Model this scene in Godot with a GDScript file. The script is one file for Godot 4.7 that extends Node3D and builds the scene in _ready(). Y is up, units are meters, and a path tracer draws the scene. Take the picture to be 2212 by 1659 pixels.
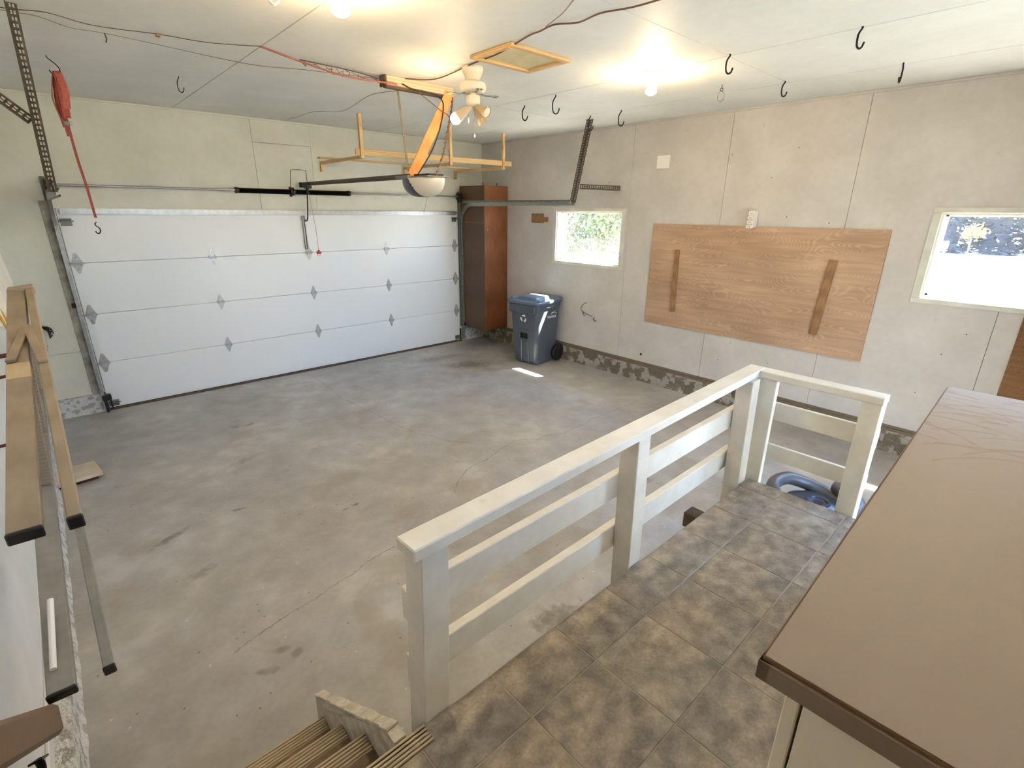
extends Node3D
# A two-car garage seen from the landing at the house door. Metres, y up; the garage door stands in the wall z = 0, the right wall is x = 5.406.

const CEIL := 3.148
const XR := 5.406
const XL := -0.55
const ZN := 7.40
const PLAT := 0.69
const ZP := 5.92      # front edge of the landing

var M = {}
var names = {}
var rng = RandomNumberGenerator.new()

# ---------------------------------------------------------------- mesh helpers
func mb():
	var st = SurfaceTool.new()
	st.begin(Mesh.PRIMITIVE_TRIANGLES)
	return st

func tri(st, a, b, c, na, nb, nc, ua = Vector2.ZERO, ub = Vector2.ZERO, uc = Vector2.ZERO):
	if (c - a).cross(b - a).dot(na + nb + nc) < 0.0:
		var t = b; b = c; c = t
		t = nb; nb = nc; nc = t
		t = ub; ub = uc; uc = t
	st.set_normal(na); st.set_uv(ua); st.add_vertex(a)
	st.set_normal(nb); st.set_uv(ub); st.add_vertex(b)
	st.set_normal(nc); st.set_uv(uc); st.add_vertex(c)

func face(st, pts, mid):
	# flat convex polygon, normal away from mid
	var n = (pts[1] - pts[0]).cross(pts[2] - pts[0])
	if n.length() < 1e-12:
		return
	n = n.normalized()
	if n.dot(pts[0] - mid) < 0.0:
		n = -n
	for i in range(1, pts.size() - 1):
		tri(st, pts[0], pts[i], pts[i + 1], n, n, n)

func box(st, c, s, b = Basis(), bev = 0.0):
	var h = s * 0.5
	bev = min(bev, min(h.x, min(h.y, h.z)) * 0.9)
	if bev <= 0.0:
		for ax in 3:
			for sg in [-1.0, 1.0]:
				var u = (ax + 1) % 3
				var w = (ax + 2) % 3
				var pts = []
				for k in [[-1, -1], [1, -1], [1, 1], [-1, 1]]:
					var p = Vector3.ZERO
					p[ax] = sg * h[ax]; p[u] = k[0] * h[u]; p[w] = k[1] * h[w]
					pts.append(c + b * p)
				face(st, pts, c)
		return
	var P = {}
	for sx in [-1, 1]:
		for sy in [-1, 1]:
			for sz in [-1, 1]:
				var sv = Vector3(sx, sy, sz)
				for ax in 3:
					var p = Vector3.ZERO
					for k in 3:
						p[k] = sv[k] * (h[k] if k == ax else h[k] - bev)
					P[[sx, sy, sz, ax]] = c + b * p
	for sx in [-1, 1]:
		for sy in [-1, 1]:
			for sz in [-1, 1]:
				face(st, [P[[sx, sy, sz, 0]], P[[sx, sy, sz, 1]], P[[sx, sy, sz, 2]]], c)
	for ax in 3:
		var u = (ax + 1) % 3
		var w = (ax + 2) % 3
		for sg in [-1, 1]:
			var q = []
			for k in [[-1, -1], [1, -1], [1, 1], [-1, 1]]:
				var v = [0, 0, 0]
				v[ax] = sg; v[u] = k[0]; v[w] = k[1]
				q.append(P[[v[0], v[1], v[2], ax]])
			face(st, q, c)
		for su in [-1, 1]:
			for sw in [-1, 1]:
				var lo = [0, 0, 0]
				lo[ax] = -1; lo[u] = su; lo[w] = sw
				var hi = lo.duplicate()
				hi[ax] = 1
				face(st, [P[[lo[0], lo[1], lo[2], u]], P[[hi[0], hi[1], hi[2], u]], P[[hi[0], hi[1], hi[2], w]], P[[lo[0], lo[1], lo[2], w]]], c)

func bx(st, x0, x1, y0, y1, z0, z1, bev = 0.0):
	box(st, Vector3(x0 + x1, y0 + y1, z0 + z1) * 0.5, Vector3(abs(x1 - x0), abs(y1 - y0), abs(z1 - z0)), Basis(), bev)

func aim(d, up = Vector3.UP):
	# basis whose z runs along d
	var z = d.normalized()
	if abs(z.dot(up)) > 0.99:
		up = Vector3.RIGHT if abs(z.x) < 0.9 else Vector3.UP
	var x = up.cross(z).normalized()
	return Basis(x, z.cross(x), z)

func beam(st, a, b, w, h, up = Vector3.UP, bev = 0.0):
	box(st, (a + b) * 0.5, Vector3(w, h, (b - a).length()), aim(b - a, up), bev)

func tube(st, pts, r, n = 8, caps = true):
	var m = pts.size()
	var x = Vector3.ZERO
	var rings = []
	for i in m:
		var d = (pts[min(i + 1, m - 1)] - pts[max(i - 1, 0)]).normalized()
		if i == 0:
			x = aim(d).x
		x = (x - d * x.dot(d)).normalized()
		var y = d.cross(x)
		var rr = r[i] if r is Array else r
		var ring = []
		for k in n + 1:
			var a = TAU * k / n
			var nn = x * cos(a) + y * sin(a)
			ring.append([pts[i] + nn * rr, nn])
		rings.append(ring)
		if caps and (i == 0 or i == m - 1):
			var cn = -d if i == 0 else d
			for k in n:
				tri(st, pts[i], ring[k][0], ring[k + 1][0], cn, cn, cn)
	for i in m - 1:
		for k in n:
			var A = rings[i][k]; var B = rings[i][k + 1]; var C = rings[i + 1][k + 1]; var D = rings[i + 1][k]
			tri(st, A[0], B[0], C[0], A[1], B[1], C[1])
			tri(st, A[0], C[0], D[0], A[1], C[1], D[1])

func smooth_path(pts, sub = 6):
	var out = []
	var m = pts.size()
	for i in m - 1:
		var p0 = pts[max(i - 1, 0)]; var p1 = pts[i]; var p2 = pts[i + 1]; var p3 = pts[min(i + 2, m - 1)]
		for k in sub:
			var t = float(k) / sub
			out.append(0.5 * (2.0 * p1 + (p2 - p0) * t + (2.0 * p0 - 5.0 * p1 + 4.0 * p2 - p3) * t * t + (3.0 * p1 - p0 - 3.0 * p2 + p3) * t * t * t))
	out.append(pts[m - 1])
	return out

func lathe(st, prof, xf = Transform3D(), n = 24):
	# prof: Vector2(radius, height) list, turned about local y
	var m = prof.size()
	var seg = []
	for i in m - 1:
		var d = prof[i + 1] - prof[i]
		seg.append(Vector2(d.y, -d.x).normalized())
	for i in m - 1:
		var na = seg[i]
		var nb = seg[i]
		if i > 0 and seg[i].dot(seg[i - 1]) > 0.7:
			na = (seg[i] + seg[i - 1]).normalized()
		if i < m - 2 and seg[i].dot(seg[i + 1]) > 0.7:
			nb = (seg[i] + seg[i + 1]).normalized()
		for k in n:
			var P = []
			var N = []
			for e in [[0, k], [0, k + 1], [1, k + 1], [1, k]]:
				var a = TAU * e[1] / n
				var q = prof[i + e[0]]
				var nn = nb if e[0] else na
				P.append(xf * Vector3(q.x * cos(a), q.y, q.x * sin(a)))
				N.append((xf.basis * Vector3(nn.x * cos(a), nn.y, nn.x * sin(a))).normalized())
			tri(st, P[0], P[1], P[2], N[0], N[1], N[2])
			tri(st, P[0], P[2], P[3], N[0], N[2], N[3])

func prism(st, poly, xf, depth):
	# polygon in local xy, thickness along local z from 0 to depth
	var pv = PackedVector2Array(poly)
	var idx = Geometry2D.triangulate_polygon(pv)
	var nz = (xf.basis * Vector3(0, 0, 1)).normalized()
	for i in range(0, idx.size(), 3):
		var a = poly[idx[i]]; var b = poly[idx[i + 1]]; var c = poly[idx[i + 2]]
		tri(st, xf * Vector3(a.x, a.y, depth), xf * Vector3(b.x, b.y, depth), xf * Vector3(c.x, c.y, depth), nz, nz, nz)
		tri(st, xf * Vector3(a.x, a.y, 0), xf * Vector3(b.x, b.y, 0), xf * Vector3(c.x, c.y, 0), -nz, -nz, -nz)
	var area = 0.0
	for i in poly.size():
		area += poly[i].cross(poly[(i + 1) % poly.size()])
	for i in poly.size():
		var a = poly[i]; var b = poly[(i + 1) % poly.size()]
		var d = (b - a).normalized()
		var n2 = Vector2(d.y, -d.x) * sign(area)
		var n = (xf.basis * Vector3(n2.x, n2.y, 0)).normalized()
		var A = xf * Vector3(a.x, a.y, 0); var B = xf * Vector3(b.x, b.y, 0); var C = xf * Vector3(b.x, b.y, depth); var D = xf * Vector3(a.x, a.y, depth)
		tri(st, A, B, C, n, n, n)
		tri(st, A, C, D, n, n, n)

func sweep(st, prof, path, side):
	# closed profile (Vector2 side, up) along a path that keeps the side vector
	var rings = []
	var m = path.size()
	for i in m:
		var d = (path[min(i + 1, m - 1)] - path[max(i - 1, 0)]).normalized()
		var up = d.cross(side).normalized()
		var ring = []
		for q in prof:
			ring.append(path[i] + side * q.x + up * q.y)
		rings.append(ring)
	var n = prof.size()
	for i in m - 1:
		for k in n:
			var k2 = (k + 1) % n
			var A = rings[i][k]; var B = rings[i][k2]; var C = rings[i + 1][k2]; var D = rings[i + 1][k]
			var nn = (B - A).cross(D - A).normalized()
			tri(st, A, B, C, nn, nn, nn)
			tri(st, A, C, D, nn, nn, nn)

func sheet_uv(st, o, eu, ev, n):
	# a flat rectangle with 0..1 texture coordinates
	tri(st, o, o + eu, o + eu + ev, n, n, n, Vector2(0, 0), Vector2(1, 0), Vector2(1, 1))
	tri(st, o, o + eu + ev, o + ev, n, n, n, Vector2(0, 0), Vector2(1, 1), Vector2(0, 1))

# ---------------------------------------------------------------- scene helpers
func numbered(called):
	names[called] = names.get(called, -1) + 1
	return called if names[called] == 0 else "%s_%03d" % [called, names[called]]

func put(st, called, m, parent, label = ""):
	var o = MeshInstance3D.new()
	o.name = called
	o.mesh = st if st is Mesh else st.commit()
	o.material_override = m
	o.cast_shadow = GeometryInstance3D.SHADOW_CASTING_SETTING_ON
	if parent != self and parent.get_parent() == self and parent.has_meta("base"):
		o.position = -parent.get_meta("base")
	if label:
		o.set_meta("label", label)
	parent.add_child(o, true)
	return o

func sub(st, called, m, parent):
	# a piece of a part: shares the part's frame
	var o = MeshInstance3D.new()
	o.name = called
	o.mesh = st if st is Mesh else st.commit()
	o.material_override = m
	parent.add_child(o, true)
	return o

func thing(called, label, category, base = Vector3.ZERO, group = ""):
	var o = Node3D.new()
	o.name = numbered(called)
	o.position = base
	o.set_meta("base", base)
	o.set_meta("label", label)
	o.set_meta("category", category)
	if group:
		o.set_meta("group", group)
	add_child(o)
	return o

func solo(st, called, m, label, category, group = ""):
	# a thing that is one mesh
	var o = MeshInstance3D.new()
	o.name = numbered(called)
	o.mesh = st if st is Mesh else st.commit()
	o.material_override = m
	o.set_meta("label", label)
	o.set_meta("category", category)
	if group:
		o.set_meta("group", group)
	add_child(o)
	return o

func setting(called, label):
	var o = Node3D.new()
	o.name = called
	o.set_meta("kind", "structure")
	o.set_meta("label", label)
	add_child(o)
	return o

func copy_of(o, at, label, turn = 0.0):
	var c = o.duplicate()
	c.name = numbered(str(o.name))
	add_child(c)
	c.position = at
	c.rotation.y = turn
	c.set_meta("label", label)
	return c

# ---------------------------------------------------------------- textures
func noise(sd, freq, oct, w, h, kind = FastNoiseLite.TYPE_SIMPLEX_SMOOTH, seamless = true):
	var n = FastNoiseLite.new()
	n.seed = sd
	n.noise_type = kind
	n.frequency = freq
	n.fractal_type = FastNoiseLite.FRACTAL_FBM
	n.fractal_octaves = oct
	var im = n.get_seamless_image(w, h) if seamless else n.get_image(w, h)
	im.convert(Image.FORMAT_L8)
	return im.get_data()

func tex_from(bytes, w, h):
	return ImageTexture.create_from_image(Image.create_from_data(w, h, false, Image.FORMAT_RGB8, bytes))

func grey_from(bytes, w, h):
	return ImageTexture.create_from_image(Image.create_from_data(w, h, false, Image.FORMAT_L8, bytes))

func mottled(sd, size, lo, hi, coarse = 0.008, fine = 0.06, spots = 0.0, spot_col = Color(0.4, 0.36, 0.3)):
	var a = noise(sd, coarse, 4, size, size)
	var b = noise(sd + 7, fine, 3, size, size)
	var c = noise(sd + 13, 0.02, 3, size, size) if spots > 0.0 else a
	var out = PackedByteArray()
	out.resize(size * size * 3)
	for i in size * size:
		var t = clamp((a[i] / 255.0 - 0.5) * 1.3 + 0.5 + (b[i] / 255.0 - 0.5) * 0.5, 0.0, 1.0)
		var col = lo.lerp(hi, t)
		if spots > 0.0:
			var s = clamp((c[i] / 255.0 - (1.0 - spots)) * 6.0, 0.0, 0.75)
			col = col.lerp(spot_col, s)
		out[i * 3] = int(col.r * 255.0); out[i * 3 + 1] = int(col.g * 255.0); out[i * 3 + 2] = int(col.b * 255.0)
	return tex_from(out, size, size)

func two_tone(sd, size, lo, hi, cut, freq, grain):
	# peeling paint: hard-edged patches
	var a = noise(sd, freq, 5, size, size)
	var b = noise(sd + 3, grain, 3, size, size)
	var out = PackedByteArray()
	out.resize(size * size * 3)
	for i in size * size:
		var t = clamp((a[i] / 255.0 - cut) * 7.0 + 0.5, 0.0, 1.0)
		var g = 0.95 + 0.2 * (b[i] / 255.0 - 0.5)
		var col = lo.lerp(hi, t) * g
		out[i * 3] = int(clamp(col.r, 0, 1) * 255.0); out[i * 3 + 1] = int(clamp(col.g, 0, 1) * 255.0); out[i * 3 + 2] = int(clamp(col.b, 0, 1) * 255.0)
	return tex_from(out, size, size)

func grain_tex(sd, lo, hi, bands = 9.0):
	# straight wood grain running along u
	var w = 512
	var h = 256
	var a = noise(sd, 0.01, 3, w, h)
	var b = noise(sd + 5, 0.11, 2, w, h)
	var out = PackedByteArray()
	out.resize(w * h * 3)
	for y in h:
		for x in w:
			var i = y * w + x
			var v = float(y) / h
			var t = 0.5 + 0.32 * sin(TAU * bands * v + 4.0 * (a[(y * w + int(x * 0.25)) ] / 255.0)) * (a[i] / 255.0 + 0.3) + 0.3 * (b[y * w + int(x * 0.06)] / 255.0 - 0.5)
			var col = lo.lerp(hi, clamp(t, 0.0, 1.0))
			out[i * 3] = int(col.r * 255.0); out[i * 3 + 1] = int(col.g * 255.0); out[i * 3 + 2] = int(col.b * 255.0)
	return tex_from(out, w, h)

func veneer_tex(sd, w, h, lo, hi, rings, stretch):
	# rotary-cut plywood face: contour lines of a stretched field
	var n = FastNoiseLite.new()
	n.seed = sd; n.frequency = 0.006; n.fractal_octaves = 2; n.noise_type = FastNoiseLite.TYPE_SIMPLEX_SMOOTH
	var n2 = FastNoiseLite.new()
	n2.seed = sd + 9; n2.frequency = 0.05; n2.noise_type = FastNoiseLite.TYPE_SIMPLEX_SMOOTH
	var out = PackedByteArray()
	out.resize(w * h * 3)
	for y in h:
		for x in w:
			var f = n.get_noise_2d(x / stretch, y * 1.0) * rings
			var line = pow(abs(sin(f * PI)), 6.0)
			var t = 0.62 + 0.25 * n2.get_noise_2d(x * 0.06, y * 0.9) + 0.2 * n.get_noise_2d(x * 0.5 + 900.0, y * 0.5) - 0.55 * (1.0 - line) * (0.5 + 0.5 * n2.get_noise_2d(x * 0.03, y * 0.1 + 300.0)) * 0.9
			var col = lo.lerp(hi, clamp(t, 0.0, 1.0))
			var i = (y * w + x) * 3
			out[i] = int(col.r * 255.0); out[i + 1] = int(col.g * 255.0); out[i + 2] = int(col.b * 255.0)
	return tex_from(out, w, h)

func mat(col, rough = 0.6, metal = 0.0):
	var m = StandardMaterial3D.new()
	m.albedo_color = col
	m.roughness = rough
	m.metallic = metal
	return m

func tmat(tex, scale, rough = 0.7, tint = Color.WHITE, metal = 0.0, world = true):
	var m = mat(tint, rough, metal)
	m.albedo_texture = tex
	m.uv1_triplanar = true
	m.uv1_world_triplanar = world
	m.uv1_scale = scale if scale is Vector3 else Vector3.ONE * scale
	return m

func wood(tex, axis, tint = Color.WHITE, rough = 0.65):
	# the texture's u runs along x on z and y faces and along z on x faces, so a board along x or z reads right; upright boards stretch y instead
	var s = Vector3(0.5, 7.0, 7.0) if axis == 0 else (Vector3(7.0, 0.5, 7.0) if axis == 1 else Vector3(7.0, 7.0, 0.5))
	return tmat(tex, s, rough, tint)

func dot(buf, w, h, cx, cy, rx, ry, ang, col, alpha, sd):
	# an irregular stain in the floor picture (pixels)
	var n = FastNoiseLite.new()
	n.seed = sd; n.frequency = 0.07
	var R = int(max(rx, ry) * 1.4) + 2
	for y in range(max(0, int(cy) - R), min(h, int(cy) + R)):
		for x in range(max(0, int(cx) - R), min(w, int(cx) + R)):
			var dx = x - cx
			var dy = y - cy
			var u = (dx * cos(ang) + dy * sin(ang)) / rx
			var v = (-dx * sin(ang) + dy * cos(ang)) / ry
			var d = u * u + v * v + n.get_noise_2d(x, y) * 0.9
			var k = clamp((1.0 - d) * 0.8, 0.0, 0.85) * alpha
			if k > 0.0:
				var i = (y * w + x) * 3
				buf[i] = int(lerp(float(buf[i]), col.r * 255.0, k)); buf[i + 1] = int(lerp(float(buf[i + 1]), col.g * 255.0, k)); buf[i + 2] = int(lerp(float(buf[i + 2]), col.b * 255.0, k))

func floor_tex():
	var w = 1280
	var h = 1600
	var a = noise(21, 0.0035, 5, w, h, FastNoiseLite.TYPE_SIMPLEX_SMOOTH, false)
	var b = noise(22, 0.016, 5, w, h, FastNoiseLite.TYPE_SIMPLEX_SMOOTH, false)
	var c = noise(23, 0.12, 3, w, h, FastNoiseLite.TYPE_SIMPLEX_SMOOTH, false)
	var e = noise(24, 0.007, 5, w, h, FastNoiseLite.TYPE_SIMPLEX_SMOOTH, false)
	var lo = Color(0.60, 0.585, 0.56)
	var hi = Color(0.73, 0.722, 0.70)
	var pale = Color(0.76, 0.75, 0.73)
	var brown = Color(0.60, 0.56, 0.50)
	var buf = PackedByteArray()
	buf.resize(w * h * 3)
	for i in w * h:
		var t = 0.5 + (a[i] / 255.0 - 0.5) * 0.75 + (b[i] / 255.0 - 0.5) * 0.7 + (c[i] / 255.0 - 0.5) * 0.28
		var col = lo.lerp(hi, clamp(t, 0.0, 1.0))
		var p = clamp((b[i] / 255.0 * 0.5 + a[i] / 255.0 * 0.5 - 0.62) * 3.0, 0.0, 0.5)
		col = col.lerp(pale, p)
		var q = clamp((e[i] / 255.0 - 0.62) * 3.0, 0.0, 0.5)
		col = col.lerp(brown, q)
		buf[i * 3] = int(col.r * 255.0); buf[i * 3 + 1] = int(col.g * 255.0); buf[i * 3 + 2] = int(col.b * 255.0)
	var kx = w / (XR - XL)
	var kz = h / ZN
	# oil marks and damp spots: x, z, length, width, angle, strength
	for s in [[0.06, 3.17, 0.16, 0.035, -0.5, 0.55], [0.5, 3.1, 0.05, 0.02, 0.2, 0.6], [1.05, 1.47, 0.07, 0.03, 0.0, 0.55], [0.91, 1.44, 0.05, 0.03, 0.4, 0.5], [1.19, 3.62, 0.03, 0.02, 0, 0.6], [1.1, 3.63, 0.03, 0.015, 0, 0.5], [0.3, 4.63, 0.05, 0.03, 0.3, 0.4], [0.12, 3.71, 0.12, 0.06, -0.4, 0.3], [0.2, 4.71, 0.06, 0.03, 0.5, 0.4], [0.35, 4.7, 0.04, 0.03, 0, 0.4], [1.33, 5.2, 0.06, 0.05, 0, 0.4], [1.5, 5.42, 0.16, 0.1, 0.2, 0.5], [4.1, 1.25, 0.4, 0.2, 0.5, 0.55], [4.0, 0.7, 0.5, 0.14, 0.1, 0.4], [0.75, 2.3, 0.2, 0.05, -0.3, 0.25], [2.9, 4.4, 0.1, 0.04, 0.3, 0.35], [3.2, 4.9, 0.06, 0.05, 0.3, 0.4], [4.9, 0.45, 0.5, 0.3, 0.0, 0.5]]:
		dot(buf, w, h, (s[0] - XL) * kx, s[1] * kz, s[2] * kx, s[3] * kx, s[4], Color(0.33, 0.29, 0.24), s[5], int(s[0] * 100))
	# dried mineral bloom
	for s in [[2.2, 1.75, 0.3, 0.14, 0.3], [1.35, 1.75, 0.28, 0.1, 0.35], [3.4, 1.9, 0.5, 0.3, 0.25], [3.9, 2.6, 0.6, 0.25, 0.2], [0.2, 1.2, 0.4, 0.1, 0.2]]:
		dot(buf, w, h, (s[0] - XL) * kx, s[1] * kz, s[2] * kx, s[3] * kx, 0.2, Color(0.86, 0.86, 0.84), s[4], int(s[1] * 77))
	var cracks = [
		[[2.17, 0.38], [2.1, 1.4], [2.17, 1.99], [2.18, 2.27], [2.2, 2.55], [2.25, 2.84], [2.33, 2.99], [2.38, 3.17], [2.52, 3.34]],
		[[2.66, 3.64], [2.87, 3.6], [2.96, 3.63], [3.07, 3.72], [3.21, 3.72], [3.36, 3.81], [3.48, 3.79], [3.76, 3.79], [3.86, 3.74], [4.02, 3.76], [4.21, 3.76], [4.48, 3.76], [4.78, 3.76], [5.07, 3.82]],
		[[1.16, 4.27], [0.96, 4.29], [0.83, 4.34], [0.74, 4.35], [0.62, 4.38], [0.53, 4.4], [0.42, 4.41], [0.32, 4.43], [0.24, 4.45], [0.11, 4.49]],
		[[2.43, 3.72], [2.24, 3.73], [2.13, 3.77], [1.98, 3.87], [1.87, 3.98], [1.81, 4.01]],
		[[2.43, 3.72], [2.66, 3.64]]]
	var jit = FastNoiseLite.new()
	jit.seed = 4; jit.frequency = 0.09
	for cr in cracks:
		for i in cr.size() - 1:
			var p = Vector2((cr[i][0] - XL) * kx, cr[i][1] * kz)
			var q = Vector2((cr[i + 1][0] - XL) * kx, cr[i + 1][1] * kz)
			var steps = int(p.distance_to(q) * 2) + 1
			for k in steps:
				var r = p.lerp(q, float(k) / steps)
				r += Vector2(jit.get_noise_2d(r.x, r.y), jit.get_noise_2d(r.y, r.x)) * 2.2
				var x = clampi(int(r.x), 0, w - 2)
				var y = clampi(int(r.y), 0, h - 2)
				for o in [[0, 0, 0.5], [1, 0, 0.62], [0, 1, 0.62]]:
					var j = ((y + o[1]) * w + x + o[0]) * 3
					for ch in 3:
						buf[j + ch] = int(buf[j + ch] * (0.93 if jit.get_noise_2d(r.x * 0.3, r.y * 0.3) > 0.1 else o[2] + 0.38))
	# scattered specks of grit
	for k in 500:
		var x = rng.randi_range(2, w - 3)
		var y = rng.randi_range(2, h - 3)
		var dark = rng.randf() < 0.75
		for o in [[0, 0], [1, 0], [0, 1]]:
			var j = ((y + o[1]) * w + x + o[0]) * 3
			for ch in 3:
				buf[j + ch] = int(buf[j + ch] * 0.62) if dark else min(255, int(buf[j + ch] * 1.25))
	return tex_from(buf, w, h)

func wipe_tex():
	# roughness of the worktop: arcs left by a wet rag in a film of dust, on its far half
	var w = 1024
	var h = 512
	var a = noise(61, 0.01, 4, w, h)
	var buf = PackedByteArray()
	buf.resize(w * h)
	for i in w * h:
		buf[i] = int(clamp(86.0 + (a[i] - 128.0) * 0.04, 0, 255))
	for k in 150:
		var cx = rng.randf_range(560, 1020)
		var cy = rng.randf_range(-60, 560)
		var R = rng.randf_range(180, 420)
		var a0 = rng.randf_range(-0.9, -0.1)
		var len = rng.randf_range(0.3, 0.9)
		var v = 150 if rng.randf() < 0.7 else 75
		var steps = int(R * len * 1.5)
		var wid = rng.randi_range(2, 9)
		for s in steps:
			var t = a0 + len * s / steps
			for q in wid:
				var x = int(cx + (R + q) * cos(t) - R * 0.7)
				var y = int(cy + (R + q) * sin(t) * 0.8)
				if x > 420 and x < w and y >= 0 and y < h:
					buf[y * w + x] = int(lerp(float(buf[y * w + x]), float(v), 0.5))
	return grey_from(buf, w, h)

func make_materials():
	var plaster = mottled(1, 512, Color(0.755, 0.73, 0.70), Color(0.80, 0.78, 0.75), 0.006, 0.05, 0.10, Color(0.72, 0.69, 0.64))
	var plaster2 = mottled(2, 512, Color(0.825, 0.82, 0.755), Color(0.865, 0.86, 0.80), 0.006, 0.05, 0.09, Color(0.78, 0.765, 0.68))
	var ceil_t = mottled(3, 512, Color(0.865, 0.865, 0.83), Color(0.90, 0.90, 0.87), 0.005, 0.05, 0.06, Color(0.82, 0.81, 0.77))
	M.wall = tmat(plaster, 0.45, 0.62)
	M.wall_back = tmat(plaster2, 0.45, 0.62)
	M.wall_left = tmat(mottled(4, 256, Color(0.88, 0.88, 0.87), Color(0.93, 0.93, 0.92), 0.01, 0.05), 0.45, 0.4)
	M.ceil = tmat(ceil_t, 0.4, 0.6)
	M.jamb = tmat(mottled(13, 256, Color(0.50, 0.48, 0.43), Color(0.74, 0.72, 0.66), 0.012, 0.06), 0.9, 0.7)
	M.gap = mat(Color(0.24, 0.21, 0.17), 0.95)
	M.stud = mat(Color(0.5, 0.42, 0.32), 0.9)
	var fl = mat(Color.WHITE, 0.44)
	fl.albedo_texture = floor_tex()
	M.floor = fl
	var pits = noise(31, 0.09, 4, 512, 512)
	var curb = tmat(two_tone(5, 512, Color(0.46, 0.42, 0.36), Color(0.70, 0.675, 0.62), 0.50, 0.012, 0.08), 0.9, 0.9)
	M.curb = curb
	M.curb_white = tmat(two_tone(6, 512, Color(0.70, 0.69, 0.66), Color(0.90, 0.90, 0.88), 0.42, 0.02, 0.12), 1.3, 0.85)
	for m in [M.curb, M.curb_white]:
		m.heightmap_enabled = true
		m.heightmap_texture = grey_from(pits, 512, 512)
		m.heightmap_scale = 0.9
	M.sill_wood = tmat(grain_tex(40, Color(0.38, 0.33, 0.27), Color(0.52, 0.46, 0.38)), Vector3(7, 7, 0.5), 0.9)
	M.door = mat(Color(0.935, 0.94, 0.93), 0.34)
	M.seal = mat(Color(0.05, 0.05, 0.05), 0.7)
	var zinc = mottled(8, 256, Color(0.60, 0.605, 0.60), Color(0.68, 0.685, 0.68), 0.03, 0.09)
	M.zinc = tmat(zinc, 2.0, 0.38, Color.WHITE, 0.85)
	M.zinc_dull = tmat(zinc, 2.0, 0.5, Color(0.74, 0.76, 0.72), 0.6)
	M.angle = tmat(mottled(9, 256, Color(0.25, 0.22, 0.18), Color(0.40, 0.36, 0.30), 0.03, 0.1), 3.0, 0.6, Color.WHITE, 0.45)
	M.chrome = mat(Color(0.85, 0.85, 0.85), 0.2, 0.95)
	M.black = mat(Color(0.045, 0.042, 0.04), 0.5)
	M.black_metal = mat(Color(0.06, 0.055, 0.05), 0.42, 0.5)
	M.spring = mat(Color(0.075, 0.065, 0.055), 0.45, 0.55)
	M.rail_dark = tmat(mottled(10, 256, Color(0.19, 0.16, 0.13), Color(0.33, 0.29, 0.25), 0.03, 0.1), 3.0, 0.45, Color.WHITE, 0.6)
	M.white_gloss = mat(Color(0.93, 0.92, 0.89), 0.25)
	M.porcelain = mat(Color(0.93, 0.90, 0.84), 0.2)
	M.rail_paint = tmat(mottled(11, 256, Color(0.855, 0.83, 0.77), Color(0.905, 0.885, 0.835), 0.02, 0.08, 0.05, Color(0.74, 0.69, 0.58)), 0.8, 0.5)
	M.pine_tex = grain_tex(41, Color(0.70, 0.56, 0.36), Color(0.86, 0.74, 0.53))
	M.pine_x = wood(M.pine_tex, 0)
	M.pine_y = wood(M.pine_tex, 1)
	M.pine_z = wood(M.pine_tex, 2)
	M.orange_wood = tmat(grain_tex(43, Color(0.78, 0.50, 0.25), Color(0.88, 0.62, 0.36)), Vector3(7, 0.6, 7), 0.55)
	M.old_board = tmat(grain_tex(44, Color(0.70, 0.58, 0.47), Color(0.88, 0.78, 0.67), 6.0), Vector3(0.7, 6, 6), 0.8)
	M.ladder = tmat(grain_tex(45, Color(0.50, 0.44, 0.36), Color(0.61, 0.55, 0.46)), Vector3(7, 7, 0.45), 0.55)
	M.ladder_pale = tmat(grain_tex(46, Color(0.65, 0.575, 0.45), Color(0.74, 0.665, 0.53)), Vector3(7, 7, 0.45), 0.6)
	M.ladder_grey = tmat(grain_tex(54, Color(0.50, 0.49, 0.46), Color(0.60, 0.59, 0.56)), Vector3(7, 7, 0.45), 0.32, Color.WHITE, 0.25)
	M.cabinet_side = tmat(grain_tex(47, Color(0.27, 0.175, 0.105), Color(0.345, 0.23, 0.14), 5.0), Vector3(4, 0.4, 4), 0.42)
	M.cabinet_front = tmat(grain_tex(48, Color(0.42, 0.245, 0.135), Color(0.51, 0.31, 0.18), 5.0), Vector3(4, 0.4, 4), 0.38)
	M.handrail = tmat(grain_tex(49, Color(0.36, 0.26, 0.185), Color(0.48, 0.365, 0.27), 12.0), Vector3(8, 8, 0.6), 0.45)
	M.dark_wood = tmat(grain_tex(50, Color(0.30, 0.24, 0.18), Color(0.44, 0.36, 0.28)), Vector3(7, 7, 0.6), 0.8)
	M.cleat = tmat(grain_tex(51, Color(0.47, 0.34, 0.22), Color(0.60, 0.46, 0.31)), Vector3(8, 0.6, 8), 0.75)
	M.ply = mat(Color.WHITE, 0.6)
	M.ply.albedo_texture = veneer_tex(70, 1024, 512, Color(0.57, 0.45, 0.355), Color(0.79, 0.675, 0.56), 14.0, 3.0)
	M.ply_dark = mat(Color(0.86, 0.80, 0.70), 0.65)
	M.ply_dark.albedo_texture = veneer_tex(75, 512, 512, Color(0.46, 0.34, 0.22), Color(0.68, 0.54, 0.38), 9.0, 1.5)
	M.ply_edge = mat(Color(0.62, 0.47, 0.32), 0.8)
	M.tile = []
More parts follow.
